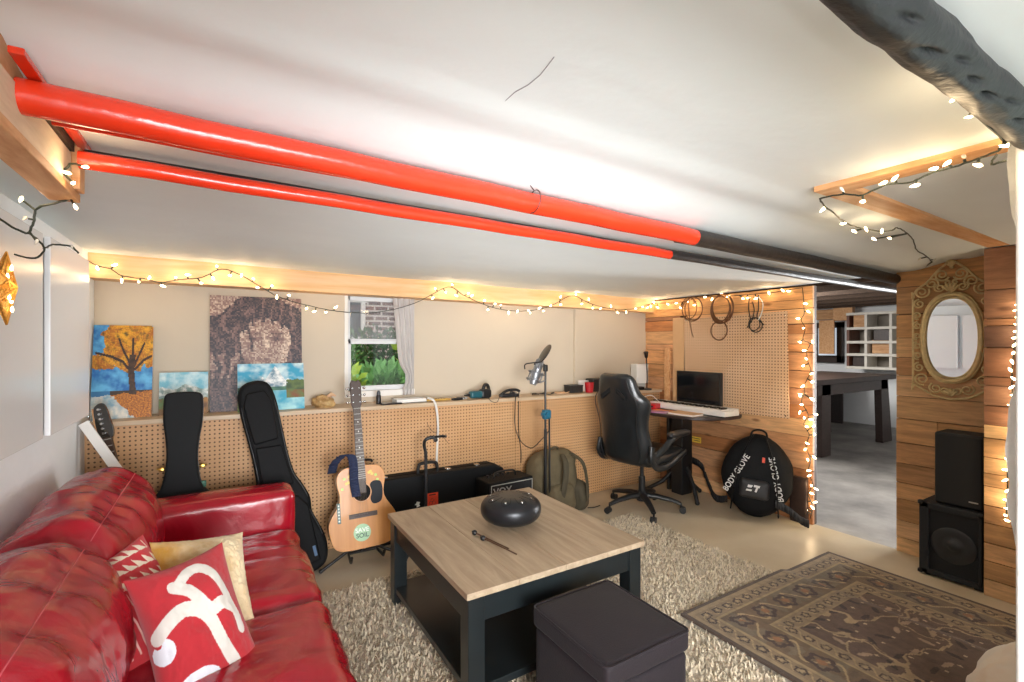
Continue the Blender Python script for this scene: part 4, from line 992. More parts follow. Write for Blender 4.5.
# ================================================================== music gear along the back wall
M['case'] = mat('charcoal tolex case', '#0f1113', rough=.65, bump=.2, bscale=300, spec=.25)
M['nylon'] = mat('black nylon', '#0a0b0e', rough=.7, spec=.25, var=.25, vscale=12, bump=.35, bscale=26)
M['gtop'] = wood('golden spruce top', '#b8752f', '#cf9048', (14, 1, 1), 1.5, .42, .03, .1)
M['gside'] = mat('dark guitar side', '#4a2a18', rough=.3, coat=.4)
M['rosewood'] = mat('rosewood', '#3a2519', rough=.45)
M['navy'] = mat('navy strap', '#26304e', rough=.8)
ZL = lambda x: .9666 - .009 * x
def guitar_outline(lb, ub, wa, L, n=14):
    """half outline of a dreadnought body, bottom at y=0"""
    P = [(0, 0), (lb * .30, .004), (lb * .44, .035), (lb * .5, .125), (lb * .485, .19), (wa * .5, .30), (ub * .495, .40), (ub * .48, .45), (ub * .36, .488), (.03, L)]
    h = [(q.x, q.y) for q in smooth_path([(x, y, 0) for x, y in P], 4)]
    return h + [(-x, y) for x, y in reversed(h[1:])]
def framed(name, label, cat, foot, top, face, group=None):
    """Empty at foot whose local z runs to top, local -y faces 'face'"""
    t = thing(name, label, cat, foot, 0, group); z = (Vector(top) - Vector(foot)).normalized(); y = -Vector(face); y = (y - z * y.dot(z)).normalized(); x = y.cross(z)
    t.rotation_euler = Matrix((x, y, z)).transposed().to_euler(); return t
MXZ = Matrix(((1, 0, 0, 0), (0, 0, 1, 0), (0, 1, 0, 0), (0, 0, 0, 1)))   # prism x,y -> x,z ; thickness along y
# ---- acoustic guitar on its stand
g = framed('acoustic_guitar', 'acoustic guitar with stickers and navy strap on a floor stand', 'guitar', (.755, 2.975, .14), (.74, 3.15, 1.07), (-.08, -1, 0))
ol = guitar_outline(.405, .295, .27, .50)
b = MB(); b.prism(ol, .004, .10, MXZ); b.build('body_sides', M['gside'], g, smooth=40)
b = MB(); b.prism(ol, 0, .004, MXZ); b.build('soundboard', M['gtop'], g, bevel=.002)
b = MB(); b.lathe([(.052, 0), (.052, -.0015), (1e-5, -.0015)], T(0, 0, .335) @ RX(PI / 2) @ T(0, 0, .0025) @ RX(PI), 32); b.lathe([(.05, .0), (.05, .0016), (1e-5, .0016)], T(0, -.0004, .335) @ RX(PI / 2), 32)
b.build('soundhole', M['pit'], g)
b = MB(); b.tube([(.056 * math.cos(a), -.001, .335 + .056 * math.sin(a)) for a in [2 * PI * i / 36 for i in range(36)]], .004, 6, closed=True, flat=.3); b.build('rosette', M['kraft'], g, smooth=180)
pg = [(q.x, q.y) for q in smooth_loop([(.052, .375, 0), (.075, .395, 0), (.118, .385, 0), (.128, .33, 0), (.115, .268, 0), (.07, .255, 0), (.05, .285, 0), (.06, .33, 0)], 5)]
b = MB(); b.prism(pg, -.002, .001, MXZ); b.build('pickguard', mat('dark pickguard', '#10161f', rough=.5, spec=.2), g)
b = MB(); b.box((-.085, -.011, .185), (.085, 0, .212)); b.box((-.05, -.014, .196), (.05, -.01, .20)); b.build('bridge', M['rosewood'], g, bevel=.003)
NZ = .50 + .36
b = MB(); b.prism([(-.028, .33), (.028, .33), (.022, NZ), (-.022, NZ)], -.010, .012, MXZ); b.build('neck', M['rosewood'], g, bevel=.003)
FR = [.86 - .64 * (1 - 2 ** (-k / 12)) for k in range(21)]
def fretcol(u, v, z0=.40, z1=.862):
    z = z0 + v * (z1 - z0)
    if min(abs(z - q) for q in FR) < .0016: return hexc('#9a958c')
    for k in (3, 5, 7, 9, 12):
        if abs(z - (FR[k] + FR[k - 1]) / 2) < .004 and abs(u - .5) < .1: return hexc('#d8d2c4')
    return hexc('#3a2619')
M['fretb'] = vcol_mat('fretboard', rough=.4)
b = MB(); b.grid(lambda u, v: ((u - .5) * (.056 - .014 * v), -.0125, .40 + v * .462), 9, 230, fretcol); b.build('fretboard', M['fretb'], g, fix=False)
b = MB()
for k in range(6): x = -.018 + k * .0072; b.cyl((x * 1.3, -.0145, .20), (x * .9, -.0135, .865), .0005, n=5)
b.build('strings', mat('dull bronze string', '#7a6a52', rough=.7), g)
hd = [(-.022, .86), (.022, .86), (.032, .885), (.035, 1.02), (.022, 1.045), (0, 1.035), (-.022, 1.045), (-.035, 1.02), (-.032, .885)]
b = MB(); b.prism(hd, -.004, .014, MXZ); h = b.build('headstock', M['rosewood'], g, bevel=.003)
for k in range(3):
    for sg in (-1, 1):
        b = MB(); b.cyl((sg * .03, .006, .90 + k * .045), (sg * .05, .006, .90 + k * .045), .003, n=8); b.sphere((sg * .054, .006, .90 + k * .045), .0085, 8); b.cyl((sg * .02, -.004, .90 + k * .045), (sg * .02, -.014, .90 + k * .045), .004, n=8); b.build('tuning_peg', M['steel'], h, smooth=50)
sp = smooth_path([(-.035, -.012, .315), (-.045, -.022, .40), (-.045, -.03, .50), (-.055, -.03, .565), (-.10, -.02, .575), (-.15, .02, .53), (-.165, .07, .47)], 6)
b = MB()
for i in range(len(sp) - 1):
    b.add([sp[i] + Vector((-.026, 0, 0)), sp[i] + Vector((.026, 0, 0)), sp[i + 1] + Vector((.026, 0, 0)), sp[i + 1] + Vector((-.026, 0, 0))], [(0, 1, 2, 3)])
o = b.build('strap', M['navy'], g, smooth=180); so = o.modifiers.new('sol', 'SOLIDIFY'); so.thickness = .004
M['stick_green'] = mat('pale green sticker', '#9fc79a', rough=.4); M['stick_dark'] = mat('sticker ink', '#1f4a3c', rough=.4); M['stick_white'] = mat('sticker white', '#eef3ea', rough=.4)
def disc(name, x, z, r, m, par, y=-.0012): b = MB(); b.lathe([(r, 0), (r, .0008), (1e-5, .0008)], T(x, y + .0008, z) @ RX(PI / 2), 28); o = b.build(name, m, par); return o
s_ = disc('round_sticker', -.012, .095, .052, M['stick_green'], g); s_['label'] = 'round green sticker'
text_mesh('lettering', 'SAVE', .037, T(-.012, -.0026, .110) @ RX(PI / 2), M['stick_white'], s_, .0004)
text_mesh('lettering', 'SOIL', .037, T(-.012, -.0026, .078) @ RX(PI / 2), M['stick_dark'], s_, .0004)
b = MB(); b.box((-.152, -.0015, .17), (-.132, .001, .29)); s2 = b.build('strip_sticker', M['stick_dark'], g); b = MB()
for k in range(6): b.box((-.146, -.0021, .18 + k * .018), (-.138, -.0014, .19 + k * .018))
b.build('print', M['stick_white'], s2)
M['sy'] = mat('yellow dot sticker', '#f0c64a', rough=.4); M['sg'] = mat('lime dot sticker', '#b8d05a', rough=.4)
for k, (x, z) in enumerate([(-.10, .43), (-.078, .405), (-.09, .40), (-.115, .37), (.05, .45), (.068, .44), (.09, .43), (.06, .455), (-.07, .44), (.1, .40)]): disc('dot_sticker', x, z, .009, M['sy'] if k % 3 else M['sg'], g)
gs = thing('guitar_stand', 'black tripod floor stand holding the acoustic guitar', 'guitar stand', (.775, 3.10, 0))
b = MB(); b.tube([(0, .03, .06), (-.005, .10, .62)], .011, 10); b.build('post', M['blackmetal'], gs, smooth=60)
for d in ((-.26, -.02), (.24, -.03), (.02, .28)):
    b = MB(); b.tube([(0, .03, .13), (d[0], d[1], .012)], .010, 10); b.sphere((d[0], d[1], .013), .013, 8); b.build('leg', M['blackmetal'], gs, smooth=60)
b = MB(); b.tube([(-.10, -.12, .095), (-.10, -.10, .062), (-.09, .03, .062), (.09, .03, .062), (.10, -.10, .062), (.10, -.12, .095)], .010, 10); b.build('cradle', M['blackmetal'], gs, smooth=60)
b = MB(); b.tube(smooth_path([(-.005, .10, .62), (.0, .07, .64), (.05, .03, .645), (.055, .005, .64)], 4), .008, 8); b.tube(smooth_path([(-.005, .10, .62), (-.04, .06, .64), (-.045, .02, .645)], 4), .008, 8); b.build('neck_yoke', M['blackmetal'], gs, smooth=60)

# ---- hard guitar case leaning on the pegboard
hc = framed('guitar_case', 'charcoal hard guitar case standing behind the sofa arm', 'guitar case', (-.20, 3.09, 0), (-.185, 3.265, 1.14), (0, -1, .1))
def case_outline(): 
    P = [(0, 0), (.13, .005), (.20, .05), (.215, .16), (.195, .28), (.175, .36), (.185, .45), (.165, .53), (.105, .60), (.082, .67), (.072, .78), (.078, .88), (.09, .97), (.092, 1.08), (.078, 1.135), (0, 1.145)]
    h = [(q.x, q.y) for q in smooth_path([(x, y, 0) for x, y in P], 4)]; return h + [(-x, y) for x, y in reversed(h[1:-1])]
co_ = case_outline()
b = MB(); b.prism(co_, 0, .065, MXZ); b.build('lid', M['case'], hc, bevel=.014, seg=3)
b = MB(); b.prism(co_, .068, .125, MXZ); b.build('shell', M['case'], hc, bevel=.014, seg=3)
b = MB(); b.prism([(x * 1.02, z) for x, z in co_], .062, .071, MXZ); b.build('rim', M['black'], hc)
for (x, z) in ((-.095, .72), (.095, .72)):
    b = MB(); b.rbox((x - .014, .05, z - .012), (x + .014, .085, z + .012), .004, 4); b.cyl((x * 1.02, .06, z), (x * 1.25, .055, z + .004), .006, n=8); b.build('latch', M['gold'], hc, smooth=60)
b = MB(); b.box((.09, .05, .60), (.115, .08, .635)); b.build('tag', mat('green tag', '#2f6b52', rough=.5), hc, bevel=.003)
b = MB(); b.tube(smooth_path([(-.2, .07, .55), (-.24, .06, .52), (-.27, .06, .44), (-.235, .07, .38)], 4), .014, 10); b.build('handle', M['black'], hc, smooth=60)

# ---- gig bag
gb = framed('gig_bag', 'padded black nylon gig bag leaning between sofa arm and guitar', 'gig bag', (.40, 3.07, .0), (.16, 3.285, 1.17), (0, -1, .12))
P = [(0, 0), (.12, .01), (.175, .06), (.19, .17), (.165, .29), (.15, .36), (.158, .44), (.135, .53), (.105, .62), (.098, .75), (.1, .9), (.103, 1.08), (.085, 1.18), (.04, 1.215), (0, 1.22)]
h_ = [(q.x, q.y) for q in smooth_path([(x, y, 0) for x, y in P], 4)]; go = h_ + [(-x, y) for x, y in reversed(h_[1:-1])]
b = MB(); b.prism(go, 0, .12, MXZ); b.build('shell', M['nylon'], gb, bevel=.03, seg=4)
def scaled(o, s, dz=0): cx_ = sum(x for x, _ in o) / len(o); cz = sum(z for _, z in o) / len(o); return [(cx_ + (x - cx_) * s, cz + (z - cz) * s + dz) for x, z in o]
b = MB(); pts = [Vector((x, .01, z)) for x, z in scaled(go, .9)]; b.tube(pts, .005, 6, closed=True); b.build('zip_piping', M['black'], gb, smooth=180)
pk = [(-.07, .84), (.06, .84), (.068, .88), (.075, 1.08), (.05, 1.15), (-.05, 1.15), (-.08, 1.08), (-.075, .88)]
b = MB(); b.prism(pk, -.022, .004, MXZ); b.build('headstock_pocket', M['nylon'], gb, bevel=.012, seg=3)
b = MB(); b.prism([(-.08, .6), (.085, .55), (.07, .80), (-.07, .82)], -.018, .004, MXZ); b.build('neck_pocket', M['nylon'], gb, bevel=.01, seg=3)
b = MB(); b.prism([(-.11, .07), (.13, .06), (.135, .40), (.09, .48), (-.10, .48), (-.12, .36)], -.028, .004, MXZ); b.build('front_pocket', M['nylon'], gb, bevel=.015, seg=3)
b = MB(); b.box((.10, -.03, .10), (.116, -.027, .16)); b.build('logo_patch', mat('blue patch', '#47698f', rough=.5), gb)
b = MB(); b.tube(smooth_path([(-.15, .06, .46), (-.20, .05, .50), (-.24, .05, .42), (-.22, .06, .33)], 4), .012, 8, flat=.5); b.build('shoulder_strap', M['nylon'], gb, smooth=60)

# ---- electric guitar in the corner
eg = framed('electric_guitar', 'electric guitar with dark headstock in the corner beyond the sofa', 'guitar', (-.36, 3.22, .05), (-.555, 3.325, 1.04), (-.15, -1, 0))
eo = [(q.x, q.y) for q in smooth_loop([(0, 0, 0), (.13, .03, 0), (.165, .13, 0), (.13, .22, 0), (.14, .30, 0), (.11, .38, 0), (.04, .33, 0), (-.04, .34, 0), (-.13, .42, 0), (-.15, .33, 0), (-.12, .22, 0), (-.16, .12, 0), (-.12, .02, 0)], 4)]
b = MB(); b.prism(eo, 0, .04, MXZ); b.build('body', M['gside'], eg, bevel=.008)
b = MB(); b.prism([(-.028, .25), (.028, .25), (.021, .87), (-.021, .87)], -.014, .012, MXZ); b.build('neck', M['rosewood'], eg, bevel=.003)
b = MB(); b.grid(lambda u, v: ((u - .5) * (.052 - .011 * v), -.0145, .40 + v * .462), 9, 230, fretcol); b.build('fretboard', M['fretb'], eg, fix=False)
b = MB(); b.prism([(q.x, q.y) for q in smooth_loop([(-.021, .86, 0), (.021, .86, 0), (.036, .90, 0), (.032, .97, 0), (.026, 1.03, 0), (.012, 1.055, 0), (-.012, 1.05, 0), (-.03, 1.02, 0), (-.034, .92, 0)], 4)], -.006, .012, MXZ); h = b.build('headstock', mat('black headstock lacquer', '#2a2622', rough=.2, coat=.5), eg, bevel=.002)
b = MB(); b.prism([(-.046, .885), (-.03, .88), (-.026, 1.03), (-.036, 1.035)], -.004, .012, MXZ); b.build('wood_edge', M['oldpine'], h)
for k in range(6):
    z = .895 + k * .026
    b = MB(); b.cyl((-.006, -.006, z), (-.006, -.016, z), .006, n=12); b.cyl((-.03, .004, z), (-.055, .004, z), .003, n=8); b.sphere((-.058, .004, z), .0095, 8); b.build('tuning_peg', M['steel'], h, smooth=50)
# white brace below the cabinet
br = tag(MB().bar((-.615, 3.27, .99), (-.40, 3.18, .62), .012, .045, (1, 0, .5)).build('brace', M['whiteplastic'], bevel=.002), 'white diagonal brace running from the cabinet down behind the sofa', 'brace')

# ---- long black case
lc = thing('keyboard_case', 'long black case on its side against the pegboard, orange sticker', 'case', (1.4, 3.33, 0), math.radians(-1.5))
b = MB(); out = [(-.56, 0), (.56, 0), (.575, .04), (.565, .30), (.50, .425), (.42, .455), (-.50, .455), (-.57, .40), (-.575, .05)]
b.prism(out, -.075, .0, MXZ); b.build('lid', M['case'], lc, bevel=.012, seg=3)
b = MB(); b.prism(out, .003, .075, MXZ); b.build('shell', M['case'], lc, bevel=.012, seg=3)
b = MB(); b.tube(smooth_path([(-.18, -.02, .45), (-.175, -.02, .505), (-.15, -.02, .525), (-.06, -.02, .525), (-.035, -.02, .505), (-.03, -.02, .45)], 4), .012, 10); b.build('handle', M['black'], lc, smooth=60)
for x in (-.42, .06, .30):
    b = MB(); b.rbox((x - .02, -.03, .45), (x + .02, .02, .463), .005, 4); b.build('latch', M['steel'], lc, smooth=60)
M['orangered'] = mat('orange red sticker', '#ee4f2e', rough=.45)
b = MB(); b.box((-.135, -.0765, .17), (-.045, -.0752, .315)); s3 = b.build('warning_sticker', M['orangered'], lc); s3['label'] = 'orange warning sticker'
b = MB()
for k in range(3):
    a0 = PI / 2 + k * 2.094; cx_, cz = .014 * math.cos(a0), .014 * math.sin(a0)
    b.tube([(-.09 + cx_ + .012 * math.cos(a0 + t_), -.0772, .25 + cz + .012 * math.sin(a0 + t_)) for t_ in [-2.5 + 5 * i / 14 for i in range(15)]], .0032, 5, flat=.2)
b.sphere((-.09, -.0772, .25), .004, 6); b.build('biohazard_symbol', M['black'], s3)
b = MB()
for (z, w_) in ((.298, .05), (.205, .062), (.190, .045)): b.box((-.09 - w_ / 2, -.0770, z), (-.09 + w_ / 2, -.0764, z + .008))
b.build('print', M['black'], s3)
for (x, z, s) in ((-.47, .27, .03), (-.20, .25, .022)):
    b = MB(); b.prism([(x + s * r_ * math.cos(a), z + s * r_ * math.sin(a)) for a, r_ in [(2 * PI * i / 10, 1 if i % 2 else .45 + .2 * (i % 3)) for i in range(10)]], -.0768, -.0752, MXZ); b.build('white_decal', M['stick_white'], lc)
for x in (-.45, .45):
    b = MB(); b.box((x - .03, -.07, -.0), (x + .03, .07, .006)); b.build('foot', M['black'], lc)

# ---- amplifier
am = thing('guitar_amplifier', 'small black guitar amplifier with grey piping by the table', 'amplifier', (1.83, 3.105, 0), math.radians(2))
b = MB(); b.box((-.195, -.10, .012), (.195, .10, .395)); b.build('cabinet', M['case'], am, bevel=.012, seg=3)
b = MB(); b.box((-.178, -.108, .03), (.178, -.098, .375)); b.build('grille_cloth', mat('dark grille cloth', '#26282a', rough=.8, var=.3, vscale=60), am, bevel=.003)
M['greyp'] = mat('light grey piping', '#b9b9b6', rough=.5)
b = MB(); b.tube([(-.18, -.107, .03), (.18, -.107, .03), (.18, -.107, .376), (-.18, -.107, .376)], .004, 6, closed=True); b.build('piping', M['greyp'], am, smooth=60)
b = MB(); b.tube(smooth_path([(-.10, 0, .392), (-.09, 0, .425), (-.05, 0, .438), (.05, 0, .438), (.09, 0, .425), (.10, 0, .392)], 4), .011, 10, flat=.6); b.build('handle', M['black'], am, smooth=60)
text_mesh('logo', 'VOX', .075, T(-.085, -.1095, .325) @ RX(PI / 2), M['greyp'], am, .001)
for k in range(5):
    b = MB(); b.cyl((-.12 + k * .045, .05, .394), (-.12 + k * .045, .05, .41), .010, n=14); b.build('knob', M['black'], am, smooth=50)
for (x, y) in ((-.16, -.07), (.16, -.07), (-.16, .07), (.16, .07)):
    b = MB(); b.cyl((x, y, 0), (x, y, .014), .014, n=12); b.build('foot', M['black'], am)

# ---- tall empty guitar stand
es = thing('guitar_stand', 'tall empty black instrument stand in front of the long case', 'guitar stand', (1.205, 3.12, 0))
b = MB(); b.tube(smooth_path([(0, 0, .10), (0, 0, .60), (-.004, 0, .66), (-.012, 0, .70), (-.008, -.01, .735), (.02, -.02, .752), (.045, -.025, .753)], 5), .0115, 12); b.build('post', M['blackmetal'], es, smooth=60)
b = MB(); b.tube([(.04, -.055, .753), (.05, -.03, .755), (.115, -.03, .755), (.125, -.06, .758)], .009, 8); b.sphere((.06, -.03, .735), .016, 8); b.build('neck_yoke', M['blackmetal'], es, smooth=60)
for d in ((-.2, -.16), (.2, -.16), (0, .09)):
    b = MB(); b.tube([(0, 0, .16), (d[0], d[1], .012)], .010, 10); b.sphere((d[0], d[1], .013), .013, 8); b.build('leg', M['blackmetal'], es, smooth=60)
b = MB(); b.tube([(-.1, -.12, .22), (-.1, -.05, .19), (0, 0, .19), (.1, -.05, .19), (.1, -.12, .22)], .01, 8); b.build('cradle', M['blackmetal'], es, smooth=60)

# ---- microphone stand and microphone
M['tealp'] = mat('teal plastic clutch', '#17607a', rough=.4)
ms = thing('microphone_stand', 'black microphone stand with blue clutch in front of the ledge', 'mic stand', (2.205, 3.10, 0))
b = MB(); b.tube([(0, 0, .03), (0, 0, .72)], .013, 12); b.build('lower_tube', M['blackmetal'], ms, smooth=60)
b = MB(); b.tube([(.0, 0, .66), (0, 0, 1.20)], .0085, 12); b.rbox((-.016, -.016, 1.18), (.016, .016, 1.235), .006, 4); b.build('upper_tube', M['blackmetal'], ms, smooth=60)
b = MB(); b.tube([(.035, -.012, .21), (.03, -.012, .80)], .008, 10); b.build('boom_tube', M['blackmetal'], ms, smooth=60)
b = MB(); b.rbox((-.025, -.028, .80), (.042, .022, .875), .012, 8); b.cyl((.0, -.045, .84), (.0, .03, .84), .022, n=16); b.cyl((-.05, -.02, .845), (-.02, -.02, .845), .014, n=12); b.build('clutch', M['tealp'], ms, smooth=50)
b = MB(); b.tube(smooth_path([(0, 0, 1.225), (-.02, -.005, 1.238), (-.07, -.01, 1.245), (-.115, -.01, 1.242)], 3), .006, 8); b.build('gooseneck', M['blackmetal'], ms, smooth=60)
for k in range(3):
    a = k * 2.094 + .9; b = MB(); b.tube([(0, 0, .12), (.27 * math.cos(a), .27 * math.sin(a), .012)], .009, 8); b.sphere((.27 * math.cos(a), .27 * math.sin(a), .013), .013, 8); b.build('leg', M['blackmetal'], ms, smooth=60)
mc = framed('microphone', 'silver studio microphone in a shock mount on the stand', 'microphone', (2.085, 3.09, 1.105), (2.145, 3.09, 1.265), (0, -1, 0)); mc.scale = (1.3, 1.3, 1.3)
M['silver'] = mat('brushed silver', '#8d9094', rough=.42, metal=.7)
b = MB(); b.lathe([(1e-5, -.02), (.020, -.018), (.025, .0), (.025, .075), (.026, .08)], n=24); b.build('body', M['silver'], mc, smooth=50)
b = MB(); b.lathe([(.026, .08), (.027, .11), (.024, .135), (.012, .148), (1e-5, .15)], n=24); b.build('grille', mat('silver mesh', '#8f9296', rough=.4, metal=.8, bump=.8, bscale=420), mc, smooth=60)
b = MB()
for z in (.01, .055): b.tube([(.045 * math.cos(a), .045 * math.sin(a), z) for a in [2 * PI * i / 24 for i in range(24)]], .005, 8, closed=True)
for k in range(4):
    a = k * PI / 2 + .4; b.tube([(.045 * math.cos(a), .045 * math.sin(a), .0), (.045 * math.cos(a), .045 * math.sin(a), .065)], .004, 6); b.tube([(.045 * math.cos(a), .045 * math.sin(a), .055), (.025 * math.cos(a + .5), .025 * math.sin(a + .5), .03)], .0015, 5)
b.tube([(.045, 0, .01), (.075, 0, .03)], .005, 6); b.build('shock_mount', M['silver'], mc, smooth=60)
pf = framed('pop_filter', 'round black pop filter tilted over the microphone', 'pop filter', (2.15, 3.055, 1.30), (2.22, 3.055, 1.405), (0, -1, 0))
b = MB(); b.lathe([(.078, -.006), (.083, -.004), (.083, .004), (.078, .006)], T(0, 0, .03) @ RY(PI / 2) @ RX(.25), 36); b.build('rim', M['blackmetal'], pf, smooth=60)
b = MB(); b.lathe([(1e-5, -.001), (.079, -.001), (.079, .001), (1e-5, .001)], T(0, 0, .03) @ RY(PI / 2) @ RX(.25), 36); b.build('mesh', M['pit'], pf, smooth=60)
b = MB(); b.tube(smooth_path([(-.0, .0, -.05), (-.05, .02, -.09), (-.09, .03, -.13), (-.07, .035, -.16)], 4), .005, 8); b.build('arm', M['blackmetal'], pf, smooth=60)
# mic cable falling from the ledge and looping to the stand
def cable(name, label, pts, r=.0035, m='blackcord', cat='cable', k=6):
    t = tag(MB().tube(smooth_path(pts, k), r, 8).build(name, M[m], smooth=60), label, cat); return t
cable('microphone_cable', 'black cable looping from the ledge across to the mic stand', [onY(516, 392, 3.375), onY(515, 410, 3.37), onY(515, 425, 3.36), onY(520, 440, 3.32), onY(531, 448, 3.26), onY(541, 440, 3.16), onY(549, 430, 3.08), onY(549, 418, 3.07), onY(546, 412, 3.09)])
cable('hanging_cable', 'straight black cable hanging down the pegboard behind the backpack', [onY(519, 391, 3.38), onY(518.5, 410, 3.40), onY(519, 435, 3.405), onY(521, 450, 3.405), onY(521, 463, 3.40)])
cable('white_conduit', 'white cord dropping from the ledge behind the long case', [onY(428, 398, 3.42), onY(434, 401, 3.372), onY(437, 412, 3.375), onY(438, 430, 3.395), onY(437, 450, 3.405), onY(436.5, 475, 3.41)], .009, 'whiteplastic')
cable('thin_wire', 'thin dark wire curling on the pegboard left of the white cord', [onY(427, 423, 3.40), onY(431, 430, 3.405), onY(436, 433, 3.41), onY(443, 437, 3.40), onY(448, 443, 3.40)], .0015)
cable('tool_cord', 'short black cord drooping from the teal tool over the ledge edge', [onY(486, 394, 3.40), onY(491, 401, 3.37), onY(497, 402, 3.37), onY(500, 395, 3.38)], .0025)

# ---- olive backpack
M['olive'] = mat('olive canvas', '#6d6148', rough=.85, var=.3, vscale=10, bump=.5, bscale=30); M['olived'] = mat('dark olive canvas', '#4f4735', rough=.85, var=.3, vscale=10, bump=.5, bscale=30)
bp_ = thing('backpack', 'olive canvas backpack slumped against the pegboard', 'backpack', (2.39, 3.24, 0), math.radians(4))
b = MB(); b.rbox((-.22, -.12, .0), (.22, .12, .485), .09, 26, (.02, .035, .02), .018, 5, RX(-.06)); b.build('body', M['olive'], bp_, smooth=180)
b = MB(); b.rbox((-.17, -.19, .03), (.10, -.08, .25), .05, 16, (.0, .03, .01), .012, 7); b.build('front_pocket', M['olive'], bp_, smooth=180)
b = MB(); b.rbox((.12, -.17, .0), (.27, .05, .24), .06, 16, (.02, .02, .01), .014, 7); b.build('side_pocket', M['olived'], bp_, smooth=180)
for sg in (-1, 1):
    pts = smooth_path([(sg * .05 + .06, -.10, .48), (sg * .09 + .06, -.19, .42), (sg * .12 + .07, -.20, .28), (sg * .15 + .06, -.19, .12), (sg * .17 + .06, -.15, .04)], 6); b = MB(); b.tube(pts, .024, 10, flat=.45); b.build('shoulder_strap', M['olived'], bp_, smooth=180)
b = MB(); b.tube(smooth_path([(-.04, 0, .49), (-.03, -.01, .525), (.03, -.01, .525), (.04, 0, .49)], 4), .009, 8); b.build('grab_loop', M['olived'], bp_, smooth=180)
cable('floor_cord', 'short dark cord lying on the floor beside the backpack', [(2.66, 3.12, .004), (2.72, 3.1, .004), (2.79, 3.11, .004)], .004)

# ================================================================== on the ledge
def canvas(name, label, x0, x1, z0, z1, y0, y1, fn, nx, ny, th=.018, cat='painting'):
    """painted canvas leaning back from y0 (foot) to y1 (top)"""
    t = framed(name, label, cat, ((x0 + x1) / 2, y0, z0), ((x0 + x1) / 2, y1, z1), (0, -1, 0)); w_, h_ = x1 - x0, math.hypot(z1 - z0, y1 - y0)
    b = MB(); b.grid(lambda u, v: (-w_ / 2 + u * w_, 0, v * h_), nx, ny, fn); b.build('picture', M['paint'], t, fix=False)
    b = MB(); b.box((-w_ / 2, .0005, 0), (w_ / 2, th, h_)); b.build('canvas', M['whiteplastic'], t); return t
M['paint'] = vcol_mat('artist paint', rough=.45, bump=.25, bscale=160)
def mixn(a, b_, t): return lerp(hexc(a), hexc(b_), t)
def f_autumn(u, v):
    n = fbm(u, v * 1.7, 14, 3); n2 = fbm(u, v * 1.7, 5, 9); n3 = noise.noise(Vector((u * 45, v * 75, 1)))
    # trunk and branches
    tw = .052 + .05 * max(0, .34 - v) ** .8 + .03 * max(0, v - .55)
    if v > .25 and v < .68 and abs(u - .66 - .02 * math.sin(v * 9)) < tw: return mixn('#2a1a12', '#4d3220', .5 + n)
    for br in ([(.62, .50), (.5, .60), (.3, .66), (.05, .70)], [(.64, .55), (.5, .72), (.42, .85)], [(.68, .55), (.78, .7), (.85, .8)], [(.66, .6), (.66, .85)], [(.70, .52), (.85, .62), (.97, .66)]):
        if poly_d((u, v), br) < .017 - .008 * abs(u - .65): return hexc('#35211a')
    crown = ((u - .66) / .52) ** 2 + ((v - .80) / .30) ** 2 + n2 * .5
    low = ((u - .14) / .24) ** 2 + ((v - .60) / .085) ** 2 + n * .6
    if crown < 1 or low < 1:
        return lerp(lerp(hexc('#a8611c'), hexc('#e0a426'), .5 + n3 * .8 + n2), hexc('#5c4a1c'), max(0, n) * 1.2)
    if v < .26 - .02 * n2 + .05 * (u - .5):
        edge_ = .30 + (.26 - v) * 1.6
        if u > edge_ + .1 * n2: return lerp(hexc('#7a3a16'), hexc('#d98a24'), .5 + n3 * .9)
        return mixn('#7fa3b5', '#e4ddcf', .5 + n2 + n * .3)
    if v < .29: return hexc('#3a2a1c') if u > .3 else hexc('#2d6f9e')
    return lerp(hexc('#1666b0'), hexc('#63b5e2'), .42 + n2 * .9 + .35 * math.sin((v * 3 + u) * 7) * .4)
canvas('canvas_painting', 'autumn tree painting with golden leaves against blue sky', -.632, -.355, ZL(-.5) + .001, 1.51, 3.50, 3.60, f_autumn, 80, 140)
def f_mtn(u, v):
    n = fbm(u, v, 9, 3); n2 = fbm(u, v, 4, 8); ridge = .62 + .14 * fbm(u, 0, 3, 2) + .10 * math.exp(-((u - .45) / .12) ** 2)
    if v > ridge: return mixn('#6fb4c9', '#cfe3e6', .45 + n2)
    if v > ridge - .22 + .1 * n: return mixn('#7f9a97', '#e3e8e6', .35 + n * 1.3)
    if v > .38: return mixn('#3f6f62', '#7fa07a', .5 + n)
    if u > .72 and v < .55: return mixn('#6b4a2a', '#a8763a', .5 + n)
    return mixn('#7d5a30', '#5e7a46', .5 + n2 * 1.5 + n * .5)
canvas('canvas_painting', 'small unframed mountain landscape half hidden by the hard guitar case', -.325, -.075, ZL(-.2) + .001, 1.225, 3.53, 3.58, f_mtn, 70, 66)
def f_lake(u, v):
    n = fbm(u, v, 9, 13); n2 = fbm(u, v, 4, 18)
    pk_ = max(.95 - abs(u - .55) * 2.0, .72 - abs(u - .36) * 2.2, .68 - abs(u - .75) * 1.9, .5) + .03 * n
    if u > .72 and .25 < v < .66 - abs(u - .86) * .5 + .1 * n: return mixn('#2f4a2a', '#5a6f34', .5 + n) if v > .42 else mixn('#7d4a22', '#5d6f33', .5 + n)
    if v > pk_: return mixn('#2f9cc0', '#d4e9ec', .4 + n2 * 1.1 + n * .3)
    if v > .5: return mixn('#6f8fa3', '#f2f4f3', .55 + n * 1.2 + .5 * math.copysign(.4, fbm(u, v, 6, 1)))
    if v > .42: return mixn('#2e5f56', '#4f8466', .5 + n)
    if u < .35 and v < .25 + .1 * n: return mixn('#4b7a48', '#8aa05a', .5 + n)
    return mixn('#2d9fc0', '#a8dbe0', .45 + n2 + .3 * math.sin(v * 60) * .3)
